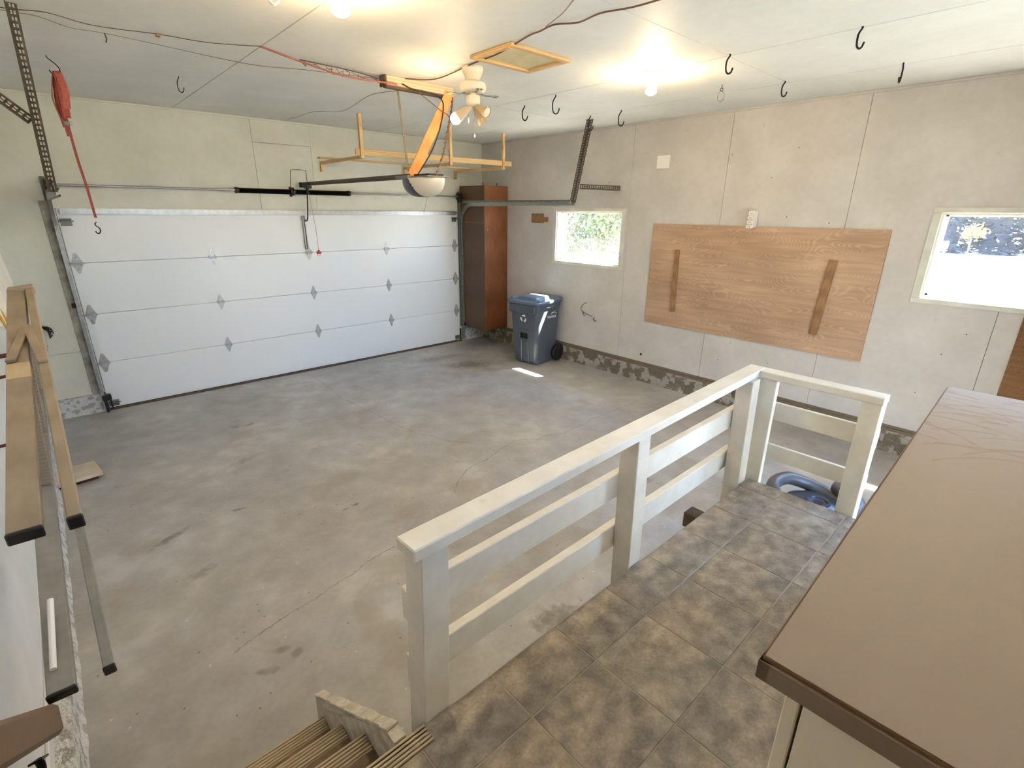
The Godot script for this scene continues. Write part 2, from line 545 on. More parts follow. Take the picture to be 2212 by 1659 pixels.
	for k in 4:
		var t = mottled(80 + k * 3, 512, [Color(0.45, 0.415, 0.375), Color(0.455, 0.415, 0.37), Color(0.45, 0.415, 0.38), Color(0.46, 0.425, 0.385)][k], [Color(0.66, 0.605, 0.535), Color(0.67, 0.61, 0.53), Color(0.65, 0.60, 0.535), Color(0.67, 0.62, 0.55)][k], 0.012, 0.09, 0.2, Color(0.60, 0.53, 0.44))
		var m = tmat(t, Vector3(1.4, 1.4, 1.7), 0.36)
		m.uv1_offset = Vector3(k * 0.37, 0, k * 0.61)
		m.heightmap_enabled = true
		m.heightmap_texture = grey_from(noise(90 + k, 0.05, 4, 256, 256), 256, 256)
		m.heightmap_scale = 0.25
		M.tile.append(m)
	M.grout = mat(Color(0.66, 0.61, 0.54), 0.9)
	M.step_vinyl = tmat(mottled(95, 256, Color(0.36, 0.27, 0.18), Color(0.52, 0.40, 0.28), 0.012, 0.06), 1.5, 0.5)
	M.nosing = tmat(grain_tex(52, Color(0.65, 0.575, 0.465), Color(0.77, 0.70, 0.585)), Vector3(0.6, 7, 7), 0.55)
	M.stringer = tmat(mottled(53, 256, Color(0.68, 0.64, 0.57), Color(0.85, 0.83, 0.77), 0.03, 0.12), 1.6, 0.75)
	M.top = mat(Color(0.55, 0.48, 0.42), 1.0)
	M.top.roughness_texture = wipe_tex()
	M.top_edge = mat(Color(0.50, 0.425, 0.36), 0.4)
	M.top_core = mat(Color(0.40, 0.28, 0.16), 0.8)
	M.cream = mat(Color(0.93, 0.885, 0.80), 0.45)
	M.bin = mat(Color(0.285, 0.315, 0.355), 0.36)
	M.bin_lid = mat(Color(0.36, 0.42, 0.485), 0.34)
	M.bin_print = mat(Color(0.92, 0.93, 0.94), 0.5)
	M.rubber = mat(Color(0.05, 0.05, 0.052), 0.6)
	M.vac = mat(Color(0.24, 0.26, 0.30), 0.3)
	M.hose = mat(Color(0.33, 0.32, 0.31), 0.4)
	M.strap = tmat(mottled(57, 128, Color(0.62, 0.28, 0.22), Color(0.76, 0.41, 0.34), 0.05, 0.2), 8.0, 0.55)
	M.strap.backlight_enabled = true
	M.strap.backlight = Color(0.2, 0.06, 0.04)
	M.cord_red = mat(Color(0.56, 0.32, 0.27), 0.6)
	M.cord_brown = mat(Color(0.36, 0.25, 0.20), 0.6)
	M.cord_grey = mat(Color(0.50, 0.47, 0.41), 0.7)
	M.rope = mat(Color(0.72, 0.58, 0.27), 0.8)
	M.rust = mat(Color(0.30, 0.17, 0.09), 0.8)
	M.plastic_white = mat(Color(0.90, 0.88, 0.83), 0.35)
	M.navy = mat(Color(0.05, 0.06, 0.15), 0.35)
	M.opener_grey = mat(Color(0.44, 0.43, 0.40), 0.5)
	M.lens = mat(Color(0.90, 0.86, 0.78), 0.35)
	M.fan = mat(Color(0.89, 0.84, 0.74), 0.28)
	M.fan_shade = mat(Color(0.72, 0.63, 0.50), 0.3)
	M.red = mat(Color(0.72, 0.06, 0.06), 0.4)
	M.paper = mat(Color(0.95, 0.94, 0.91), 0.8)
	M.brass = mat(Color(0.55, 0.45, 0.30), 0.35, 0.8)
	M.glow = mat(Color(1.0, 0.95, 0.85), 0.3)
	M.glow.emission_enabled = true
	M.glow.emission = Color(1.0, 0.86, 0.62)
	M.glow.emission_energy_multiplier = 5.0
	var g = mat(Color(0.95, 0.97, 1.0, 0.06), 0.02)
	g.transparency = BaseMaterial3D.TRANSPARENCY_ALPHA
	M.glass = g
	M.casing = tmat(mottled(12, 256, Color(0.78, 0.775, 0.72), Color(0.84, 0.835, 0.79), 0.02, 0.08), 0.8, 0.5)
	var bg = mat(Color(0.96, 0.95, 0.92, 0.35), 0.2)
	bg.transparency = BaseMaterial3D.TRANSPARENCY_ALPHA
	M.frosted = bg
	var leaf = tmat(mottled(58, 128, Color(0.19, 0.21, 0.02), Color(0.34, 0.345, 0.04), 0.05, 0.2), 1.2, 0.6)
	leaf.backlight_enabled = true
	leaf.backlight = Color(0.24, 0.28, 0.06)
	leaf.cull_mode = BaseMaterial3D.CULL_DISABLED
	M.leaf = leaf
	M.bark = tmat(mottled(59, 128, Color(0.20, 0.16, 0.12), Color(0.34, 0.29, 0.23), 0.05, 0.2), 3.0, 0.9)
	M.ground = tmat(mottled(60, 256, Color(0.56, 0.55, 0.52), Color(0.64, 0.63, 0.60), 0.02, 0.1), 0.3, 0.9)
	M.conifer = tmat(mottled(62, 128, Color(0.07, 0.10, 0.13), Color(0.11, 0.15, 0.19), 0.05, 0.2), 0.8, 0.9)
	M.yellow_leaf = mat(Color(0.36, 0.31, 0.10), 0.8)
	M.siding = mat(Color(0.80, 0.80, 0.78), 0.7)
	M.soffit = mat(Color(0.85, 0.85, 0.83), 0.8)

# ---------------------------------------------------------------- start
func _ready():
	rng.seed = 11
	# camera
	var cam = Camera3D.new()
	cam.name = "camera"
	cam.fov = 75.04
	cam.position = Vector3(-0.169, 2.151, 6.889)
	cam.rotation_order = EULER_ORDER_YXZ
	cam.rotation_degrees = Vector3(-19.171, -42.381, 0.515)
	cam.near = 0.05
	cam.far = 300.0
	cam.current = true
	add_child(cam)
	# sky and exposure
	var env = Environment.new()
	env.background_mode = Environment.BG_SKY
	var sky = Sky.new()
	var sm = ProceduralSkyMaterial.new()
	sm.sky_top_color = Color(0.42, 0.60, 0.84)
	sm.sky_horizon_color = Color(0.80, 0.88, 0.93)
	sm.ground_bottom_color = Color(0.55, 0.54, 0.50)
	sm.ground_horizon_color = Color(0.72, 0.76, 0.80)
	sm.sun_angle_max = 12.0
	sm.energy_multiplier = 17.0
	sky.sky_material = sm
	env.sky = sky
	env.tonemap_mode = Environment.TONE_MAPPER_LINEAR
	env.tonemap_exposure = 2.45
	env.sdfgi_enabled = true
	env.ssao_enabled = true
	env.ssil_enabled = true
	var we = WorldEnvironment.new()
	we.name = "world_environment"
	we.environment = env
	add_child(we)
	# sun, high over the right-hand side of the house
	var sun = DirectionalLight3D.new()
	sun.name = "sun"
	sun.light_color = Color(1.0, 0.975, 0.90)
	sun.light_energy = 34.0
	sun.light_angular_distance = 0.6
	sun.shadow_enabled = true
	add_child(sun)
	sun.look_at_from_position(Vector3.ZERO, Vector3(-0.58, -1.0, -0.27), Vector3.UP)

	make_materials()
	build_shell()
	build_windows()
	build_outside()
	build_door()
	build_platform()
	build_railing()
	build_stairs()
	build_counter()
	build_cabinet()
	build_bin()
	build_right_wall_things()
	build_opener()
	build_rack()
	build_ceiling_things()
	build_left_things()
	build_vacuum()

# ---------------------------------------------------------------- room shell
func cut(rect, holes):
	# Rect2 minus holes, as a list of rectangles
	var out = [rect]
	for h in holes:
		var nxt = []
		for r in out:
			var i = r.intersection(h)
			if i.size.x <= 0.0 or i.size.y <= 0.0:
				nxt.append(r)
				continue
			if i.position.x > r.position.x:
				nxt.append(Rect2(r.position.x, r.position.y, i.position.x - r.position.x, r.size.y))
			if i.end.x < r.end.x:
				nxt.append(Rect2(i.end.x, r.position.y, r.end.x - i.end.x, r.size.y))
			if i.position.y > r.position.y:
				nxt.append(Rect2(i.position.x, r.position.y, i.size.x, i.position.y - r.position.y))
			if i.end.y < r.end.y:
				nxt.append(Rect2(i.position.x, i.end.y, i.size.x, r.end.y - i.end.y))
		out = nxt
	return out

func R(a, b, c, d):
	return Rect2(a, c, b - a, d - c)

func rough_strip(st, a, b, up, out_dir, height, depth, sd, cells = 70):
	# weathered concrete footing: face displaced by noise, with a top ledge
	var n = FastNoiseLite.new()
	n.seed = sd; n.frequency = 2.6; n.fractal_octaves = 3
	var rows = 6
	var g = []
	for i in cells + 1:
		var col = []
		for j in rows + 1:
			var p = a.lerp(b, float(i) / cells)
			var hh = height * j / rows
			var d = depth + 0.010 * n.get_noise_3d(p.x * 2.0, hh * 5.0, p.z * 2.0) + (0.012 if j == 0 else 0.0)
			col.append(p + up * hh + out_dir * d)
		col.append(a.lerp(b, float(i) / cells) + up * (height + 0.002) - out_dir * 0.01)
		g.append(col)
	for i in cells:
		for j in rows + 1:
			var A = g[i][j]; var B = g[i + 1][j]; var C = g[i + 1][j + 1]; var D = g[i][j + 1]
			var nn = (B - A).cross(D - A).normalized()
			if nn.dot(out_dir + up * 0.3) < 0.0:
				nn = -nn
			tri(st, A, B, C, nn, nn, nn)
			tri(st, A, C, D, nn, nn, nn)

func build_shell():
	# floor slab
	var st = mb()
	sheet_uv(st, Vector3(XL, 0, 0), Vector3(XR - XL, 0, 0), Vector3(0, 0, ZN), Vector3.UP)
	bx(st, XL - 0.15, XR + 0.14, -0.2, -0.001, -0.15, ZN + 0.15)
	var f = put(st, "floor", M.floor, self)
	f.set_meta("kind", "structure")
	f.set_meta("label", "grey stained concrete garage floor with hairline cracks")

	# wall with the garage door
	var wb = setting("wall_back", "cream painted wall around and above the garage door")
	var dh = R(0.0, 4.88, 0.0, 2.13)
	st = mb()
	for r in cut(R(XL - 0.15, XR + 0.135, 0.0, CEIL), [dh]):
		bx(st, r.position.x, r.end.x, r.position.y, r.end.y, -0.15, -0.012)
	put(st, "backing", M.gap, wb)
	var G = 0.0018
	for group in [
		[R(XL, -G, 0.205, 0.69 - G)],
		[R(XL, 0.0, 0.69 + G, 2.13), R(XL, 1.93 - G, 2.13, CEIL)],
		[R(1.93 + G, 2.62 - G, 2.13, 2.887 - G)],
		[R(1.93 + G, 2.62, 2.887 + G, CEIL), R(2.62 + G, 4.37, 2.13, CEIL)],
		[R(4.37, XR, 2.13, CEIL), R(4.88, XR, 0.21, 2.13)]]:
		st = mb()
		for r in group:
			bx(st, r.position.x, r.end.x, r.position.y, r.end.y, -0.012, 0.0)
		put(st, "panel", M.wall_back, wb)

	# wall with the two windows; local rectangles are (z, y)
	var wr = setting("wall_right", "off-white painted wall sheets with two small windows")
	var holes = [R(1.705, 2.845, 1.46, 2.145), R(6.045, 7.19, 1.46, 2.16)]
	st = mb()
	for r in cut(R(-0.15, ZN + 0.15, 0.0, CEIL), holes):
		bx(st, XR + 0.012, XR + 0.135, r.position.y, r.end.y, r.position.x, r.end.x)
	put(st, "backing", M.gap, wr)
	var seams = [0.0, 0.52, 1.73, 2.938, 4.145, 5.358, 6.57, ZN]
	for i in seams.size() - 1:
		st = mb()
		var g0 = G if i > 2 else 0.0
		for r in cut(R(seams[i] + g0, seams[i + 1] - (G if i > 1 else 0.0), 0.262, CEIL), holes):
			bx(st, XR, XR + 0.012, r.position.y, r.end.y, r.position.x, r.end.x)
		put(st, "panel", M.wall, wr)
	st = mb()
	bx(st, XR + 0.135, XR + 0.15, -0.3, 0.9, -0.15, ZN + 0.15)
	for r in cut(R(-0.15, ZN + 0.15, 0.9, CEIL), holes):
		bx(st, XR + 0.135, XR + 0.15, r.position.y, r.end.y, r.position.x, r.end.x)
	put(st, "siding", M.siding, wr)

	var wl = setting("wall_left", "white painted wall beside the ladder and stairs")
	st = mb()
	bx(st, XL - 0.15, XL, 0.2, CEIL, -0.15, ZN + 0.15)
	put(st, "panel", M.wall_left, wl)
	st = mb()
	bx(st, XL, XL + 0.014, 0.245, 0.315, 0.0, ZN, 0.004)
	put(st, "batten", M.wall_left, wl)
	var wn = setting("wall_near", "painted house wall behind the landing")
	st = mb()
	var pd = R(2.72, 3.46, 0.02, 1.98)
	var kw = R(0.7, 2.2, 2.15, 2.65)
	for r in cut(R(XL - 0.15, XR + 0.135, 0.0, CEIL), [pd, kw]):
		bx(st, r.position.x, r.end.x, r.position.y, r.end.y, ZN, ZN + 0.15)
	put(st, "panel", M.wall, wn)
	st = mb()
	bx(st, XL - 0.15, XR + 0.15, CEIL - 0.03, CEIL + 0.02, ZN + 0.15, ZN + 1.05)
	put(st, "soffit", M.soffit, wn)
	# glazed outer door in that wall, beyond the worktop
	var d2 = setting("door_2", "white framed glazed door in the house wall beyond the worktop")
	for q in [[2.72, 2.76, 0.02, 1.98], [3.42, 3.46, 0.02, 1.98], [2.76, 3.42, 0.02, 0.10], [2.76, 3.42, 1.93, 1.98]]:
		st = mb()
		bx(st, q[0], q[1], q[2], q[3], ZN + 0.03, ZN + 0.09, 0.003)
		put(st, "frame", M.plastic_white, d2)
	st = mb()
	bx(st, 2.76, 3.42, 0.10, 1.93, ZN + 0.055, ZN + 0.06)
	put(st, "pane", M.glass, d2)
	# wide window over the worktop, behind the photographer's right shoulder
	var w3 = setting("window_3", "wide white framed window above the worktop")
	for q in [[0.7, 0.74, 2.15, 2.65], [2.16, 2.2, 2.15, 2.65], [0.74, 2.16, 2.15, 2.19], [0.74, 2.16, 2.61, 2.65], [1.43, 1.47, 2.19, 2.61]]:
		st = mb()
		bx(st, q[0], q[1], q[2], q[3], ZN + 0.03, ZN + 0.09, 0.003)
		put(st, "frame", M.plastic_white, w3)
	for q in [[0.74, 1.43], [1.47, 2.16]]:
		st = mb()
		bx(st, q[0], q[1], 2.19, 2.61, ZN + 0.055, ZN + 0.06)
		put(st, "pane", M.glass, w3)

	# ceiling sheets
	var ce = setting("ceiling", "pale painted ceiling sheets with open joints")
	st = mb()
	bx(st, XL - 0.15, XR + 0.135, CEIL + 0.012, CEIL + 0.16, -0.15, ZN + 0.15)
	put(st, "backing", M.gap, ce)
	var g = 0.0038
	for r in [R(XL, 1.17 - 0.004, 0, ZN), R(1.17 + 0.004, 3.55 - g, 0, 4.965 - g), R(1.17 + 0.004, 3.55 - g, 4.965 + g, ZN), R(3.55 + g, 4.61 - g, 0, 2.51 - g), R(3.55 + g, 4.61 - g, 2.51 + g, 4.955 - g), R(3.55 + g, 4.61 - g, 4.955 + g, ZN), R(4.61 + g, XR, 0, 4.955 - 0.001), R(4.61 + g, XR, 4.955 + 0.001, ZN)]:
		st = mb()
		bx(st, r.position.x, r.end.x, CEIL, CEIL + 0.012, r.position.y, r.end.y)
		put(st, "panel", M.ceil, ce)
	# roof edge outside the right wall, which shades the upper half of the windows
	var ro = setting("trim_1", "roof overhang outside the right wall")
	st = mb()
	bx(st, XR + 0.15, 6.22, CEIL - 0.03, CEIL + 0.02, -0.6, ZN + 0.6)
	bx(st, 6.20, 6.24, CEIL - 0.09, CEIL + 0.14, -0.6, ZN + 0.6)
	put(st, "soffit", M.soffit, ro)

	# footings and sills
	st = mb()
	rough_strip(st, Vector3(XR, 0, 0.0), Vector3(XR, 0, ZN), Vector3.UP, Vector3(-1, 0, 0), 0.205, 0.012, 3, 130)
	var c = put(st, "baseboard_right", M.curb, self)
	c.set_meta("kind", "structure"); c.set_meta("label", "crumbling concrete footing under the right wall")
	st = mb()
	bx(st, XR - 0.012, XR + 0.02, 0.205, 0.235, 0.0, ZN, 0.003)
	bx(st, XR - 0.004, XR + 0.02, 0.236, 0.262, 0.0, ZN, 0.003)
	c = put(st, "trim_2", M.sill_wood, self)
	c.set_meta("kind", "structure"); c.set_meta("label", "weathered sill strip above the right footing")
	st = mb()
	rough_strip(st, Vector3(XL, 0, 0), Vector3(-0.03, 0, 0), Vector3.UP, Vector3(0, 0, 1), 0.2, 0.03, 5, 14)
	rough_strip(st, Vector3(4.9, 0, 0), Vector3(XR, 0, 0), Vector3.UP, Vector3(0, 0, 1), 0.2, 0.02, 6, 14)
	c = put(st, "baseboard_back", M.curb_white, self)
	c.set_meta("kind", "structure"); c.set_meta("label", "flaking white concrete footing beside the garage door")
	st = mb()
	rough_strip(st, Vector3(XL, 0, 0), Vector3(XL, 0, ZN), Vector3.UP, Vector3(1, 0, 0), 0.2, 0.06, 7, 110)
	c = put(st, "baseboard_left", M.curb_white, self)
	c.set_meta("kind", "structure"); c.set_meta("label", "rough white painted footing along the left wall")
	st = mb()
	bx(st, 0.0, 4.9, 0.0, 0.010, -0.1, 0.055, 0.003)
	c = put(st, "trim_3", M.dark_wood, self)
	c.set_meta("kind", "structure"); c.set_meta("label", "dirty threshold strip under the garage door")
	st = mb()
	bx(st, -0.105, -0.018, 0.2, 2.2, 0.0, 0.012, 0.002)
	c = put(st, "trim_7", M.jamb, self)
	c.set_meta("kind", "structure"); c.set_meta("label", "grimy jamb board left of the garage door")
	# cover strips where ceiling and walls meet
	st = mb()
	bx(st, XR - 0.016, XR, CEIL - 0.022, CEIL, 0.0, ZN, 0.004)
	c = put(st, "trim_4", M.wall, self)
	c.set_meta("kind", "structure"); c.set_meta("label", "thin cover strip between right wall and ceiling")
	st = mb()
	bx(st, XL, XR - 0.016, CEIL - 0.022, CEIL, 0.0, 0.014, 0.004)
	c = put(st, "trim_5", M.wall_back, self)
	c.set_meta("kind", "structure"); c.set_meta("label", "thin cover strip between back wall and ceiling")

func build_windows():
	for k in 2:
		var z0 = [1.705, 6.045][k]
		var z1 = [2.845, 7.19][k]
		var y0 = 1.46
		var y1 = [2.145, 2.16][k]
		var w = setting("window_%d" % (k + 1), ["white framed sliding window looking onto green leaves", "white framed window looking onto the bright yard"][k])
		var cw = 0.062
		# casing boards on the wall face, mitred by overlap
		var st = mb()
		bx(st, XR - 0.013, XR + 0.004, y1, y1 + 0.045, z0 - cw, z1 + cw, 0.003)
		put(st, "casing", M.casing, w)
		st = mb()
		bx(st, XR - 0.013, XR + 0.004, y0 - 0.045, y0, z0 - cw, z1 + cw, 0.003)
		put(st, "casing", M.casing, w)
		st = mb()
		bx(st, XR - 0.012, XR + 0.004, y0, y1, z0 - cw, z0, 0.003)
		put(st, "casing", M.casing, w)
		st = mb()
		bx(st, XR - 0.012, XR + 0.004, y0, y1, z1, z1 + cw, 0.003)
		put(st, "casing", M.casing, w)
		# jamb lining through the wall
		var t = 0.016
		st = mb()
		bx(st, XR + 0.004, XR + 0.15, y0, y0 + t, z0, z1)
		bx(st, XR + 0.004, XR + 0.15, y1 - t, y1, z0, z1)
		bx(st, XR + 0.004, XR + 0.15, y0 + t, y1 - t, z0, z0 + t)
		bx(st, XR + 0.004, XR + 0.15, y0 + t, y1 - t, z1 - t, z1)
		put(st, "jamb", M.plastic_white, w)
		# sash frame and panes
		var zs = z0 + t
		var ze = z1 - t
		var s = 0.03
		for p in 2:
			var a = zs if p == 0 else (zs + 0.045 if k == 0 else zs)
			var b = ze
			if p == 1 and k == 1:
				continue
			st = mb()
			var xx = XR + (0.085 if p == 0 else 0.115)
			bx(st, xx, xx + 0.02, y0 + t, y0 + t + s * 0.6, a, b)
			bx(st, xx, xx + 0.02, y1 - t - s * 0.4, y1 - t, a, b)
			bx(st, xx, xx + 0.02, y0 + t, y1 - t, a, a + s * 0.7)
			bx(st, xx, xx + 0.02, y0 + t, y1 - t, b - s * 0.4, b)
			var sash = put(st, "sash", M.plastic_white, w)
			if p == 0:
				st = mb()
				bx(st, xx + 0.008, xx + 0.012, y0 + t, y1 - t, a + s * 0.7, b - s * 0.4)
				sub(st, "pane", M.glass, sash)

func leafy(st, c, r, count, size):
	for i in count:
		var d = Vector3(rng.randfn(), rng.randfn(), rng.randfn())
		var p = c + d * Vector3(r.x, r.y, r.z) * 0.5
		var u = Vector3(rng.randfn(), rng.randfn(), rng.randfn()).normalized()
		var v = u.cross(Vector3(rng.randfn(), rng.randfn(), rng.randfn())).normalized()
		var s = size * rng.randf_range(0.6, 1.3)
		var n = u.cross(v).normalized()
		var a = p - u * s; var b = p + v * s * 0.45; var e = p + u * s; var f = p - v * s * 0.45
		tri(st, a, b, e, n, n, n)
		tri(st, a, e, f, n, n, n)

func build_outside():
	var st = mb()
	bx(st, XR + 0.3, 90.0, -0.5, -0.25, -60.0, 60.0)
	bx(st, -30.0, XR + 0.3, -0.5, -0.25, ZN + 0.3, 60.0)
	var gnd = put(st, "trim_6", M.ground, self)
	gnd.set_meta("kind", "structure"); gnd.set_meta("label", "pale sunlit ground outside the windows")
	# tree whose hanging branches fill the small window
	var base = Vector3(12.2, -0.25, -2.8)
	var t = thing("tree", "leafy green tree with drooping branches outside the small window", "tree", base)
	st = mb()
	tube(st, smooth_path([base, base + Vector3(-0.1, 1.2, 0.1), base + Vector3(0.1, 2.6, 0.0), base + Vector3(0.2, 5.6, 0.1)]), 0.16, 8)
	put(st, "trunk", M.bark, t)
	var lf = mb()
	for i in 30:
		var s = base + Vector3(0.1, rng.randf_range(1.5, 3.6), 0.05)
		var e = Vector3(rng.randf_range(9.6, 11.9), rng.randf_range(0.75, 2.5), 0)
		e.z = 6.889 - (e.x + 0.169) * rng.randf_range(0.70, 0.97)
		if i >= 22:
			e = base + Vector3(rng.randf_range(-0.5, 3.0), rng.randf_range(1.5, 4.0), rng.randf_range(-2.5, 2.5))
		var mid = (s + e) * 0.5 + Vector3(0, rng.randf_range(0.2, 0.6), 0)
		st = mb()
		var sp = smooth_path([s, mid, e.lerp(mid, 0.35) + Vector3(0, 0.05, 0), e], 6)
		var rr = []
		for k in sp.size():
			rr.append(lerp(0.03, 0.005, float(k) / sp.size()))
		tube(st, sp, rr, 5)
		for k in range(4, sp.size(), 2):
			var tw = Vector3(rng.randf_range(-1, 1), rng.randf_range(-0.9, 0.3), rng.randf_range(-1, 1)) * 0.5
			tube(st, [sp[k], sp[k] + tw * 0.5 + Vector3(0, -0.03, 0), sp[k] + tw], [0.008, 0.006, 0.003], 4)
			leafy(lf, sp[k] + tw * 0.7, Vector3(0.40, 0.34, 0.40), 44, 0.06)
		put(st, "branch", M.bark, t)
	# high crown that keeps the lower branches in shade
	leafy(lf, base + Vector3(1.0, 6.0, 1.0), Vector3(3.6, 2.4, 3.6), 9000, 0.16)
	var lo = put(lf, "leaves", M.leaf, t)
	lo.set_meta("kind", "stuff")
	# conifer hedge far across the yard
	var spots = []
	for i in 6:
		spots.append([44.0 + (i % 2) * 0.5, -3.4 + i * 2.3, 7.0 + (i % 3) * 0.5])
	for i in 5:
		spots.append([47.5 + (i % 2) * 0.5, -2.3 + i * 2.3, 8.0 + (i % 2) * 0.6])
	var nth = ["leftmost", "second from left", "third from left", "third from right", "second from right", "rightmost"]
	for i in spots.size():
		var p = Vector3(spots[i][0], -0.25, spots[i][1])
		var tr = thing("conifer", "%s of the %s dark conifers across the yard" % [nth[i] if i < 6 else ["leftmost", "second from left", "middle one", "second from right", "rightmost"][i - 6], "front-row" if i < 6 else "back-row"], "tree", p, "conifers across the yard")
		st = mb()
		tube(st, [p, p + Vector3(0, spots[i][2], 0)], 0.16, 6)
		put(st, "trunk", M.bark, tr)
		st = mb()
		var hh = spots[i][2]
		for k in 2200:
			var u = rng.randf()
			var y = 0.15 + u * hh
			var r = (1.0 - u * u) * 0.75 + 0.1
			var a = rng.randf_range(0, TAU)
			var rad = r * sqrt(rng.randf())
			var q = p + Vector3(cos(a) * rad, y, sin(a) * rad)
			var o = Vector3(cos(a), -0.35, sin(a)).normalized() * 0.42
			var v = Vector3(-sin(a), 0.2, cos(a)) * 0.16
			var n = o.cross(v).normalized()
			tri(st, q, q + o * 0.5 + v, q + o, n, n, n)
			tri(st, q, q + o, q + o * 0.5 - v, n, n, n)
		var fo = put(st, "foliage", M.conifer, tr)
		fo.set_meta("kind", "stuff")
	# small things in the yard
	var p = Vector3(38.5, -0.25, 2.6)
	var yb = thing("bush", "small yellow bush in front of the dark conifers", "bush", p)
	st = mb()
	tube(st, [p, p + Vector3(0, 1.1, 0)], 0.04, 5)
	put(st, "stem", M.bark, yb)
	st = mb()
	for i in 260:
		leafy(st, p + Vector3(0, 1.45, 0), Vector3(0.5, 0.36, 0.5), 1, 0.12)
	var yf = put(st, "foliage", M.yellow_leaf, yb)
	yf.set_meta("kind", "stuff")
	p = Vector3(33.0, -0.25, 0.0)
	var po = thing("post", "thin grey-green post standing in the bright yard", "post", p)
	st = mb()
	bx(st, p.x - 0.09, p.x + 0.09, p.y, p.y + 2.5, p.z - 0.09, p.z + 0.09, 0.01)
	put(st, "shaft", M.dark_wood, po)
	st = mb()
	bx(st, p.x - 0.13, p.x + 0.13, p.y + 2.5, p.y + 2.56, p.z - 0.13, p.z + 0.13, 0.01)
	put(st, "cap", M.plastic_white, po)
	p = Vector3(37.5, -0.25, 1.0)
	var be = thing("bench", "white garden bench beside the yellow bush", "bench", p)
	st = mb()
	bx(st, p.x - 0.25, p.x + 0.25, p.y + 0.42, p.y + 0.47, p.z - 0.8, p.z + 0.8, 0.01)
	put(st, "seat", M.plastic_white, be)
	st = mb()
	bx(st, p.x + 0.2, p.x + 0.25, p.y + 0.55, p.y + 0.95, p.z - 0.8, p.z + 0.8, 0.01)
	put(st, "backrest", M.plastic_white, be)
	for s in [-0.7, 0.7]:
		st = mb()
		bx(st, p.x - 0.22, p.x - 0.17, p.y, p.y + 0.42, p.z + s - 0.03, p.z + s + 0.03)
		put(st, "leg", M.plastic_white, be)
		st = mb()
		bx(st, p.x + 0.18, p.x + 0.23, p.y, p.y + 0.95, p.z + s - 0.03, p.z + s + 0.03)
		put(st, "leg", M.plastic_white, be)

# ---------------------------------------------------------------- garage door
func track_profile():
	# C-channel with lips, closed outline; x is along the track's side vector, y away from the wall
	var w = 0.030
	var h = 0.052
	var t = 0.003
	return [Vector2(0, 0), Vector2(w, 0), Vector2(w, 0.012), Vector2(w - t, 0.012), Vector2(w - t, t), Vector2(t, t), Vector2(t, h - t), Vector2(w - t, h - t), Vector2(w - t, h - 0.012), Vector2(w, h - 0.012), Vector2(w, h), Vector2(0, h)]

func slotted(st, a, b, side, up, w = 0.058, t = 0.004, pitch = 0.030):
	# perforated steel angle: two legs, each two edge strips joined by short webs
	var d = (b - a).normalized()
	var L = (b - a).length()
	for leg in [[side, up], [up, side]]:
		var u = leg[0].normalized()
		var v = leg[1].normalized()
		var bs = Basis(u, v, d)
		if bs.determinant() < 0:
			bs = Basis(u, -v, d)
		var mid = (a + b) * 0.5
		box(st, mid + u * (w * 0.15), Vector3(w * 0.30, t, L), bs)
		box(st, mid + u * (w * 0.52), Vector3(w * 0.12, t, L), bs)
		box(st, mid + u * (w * 0.88), Vector3(w * 0.24, t, L), bs)
		var k = 0.0
		while k < L:
			box(st, a + d * (k + pitch * 0.22) + u * (w * 0.5), Vector3(w * 0.5, t, pitch * 0.40), bs)
			k += pitch

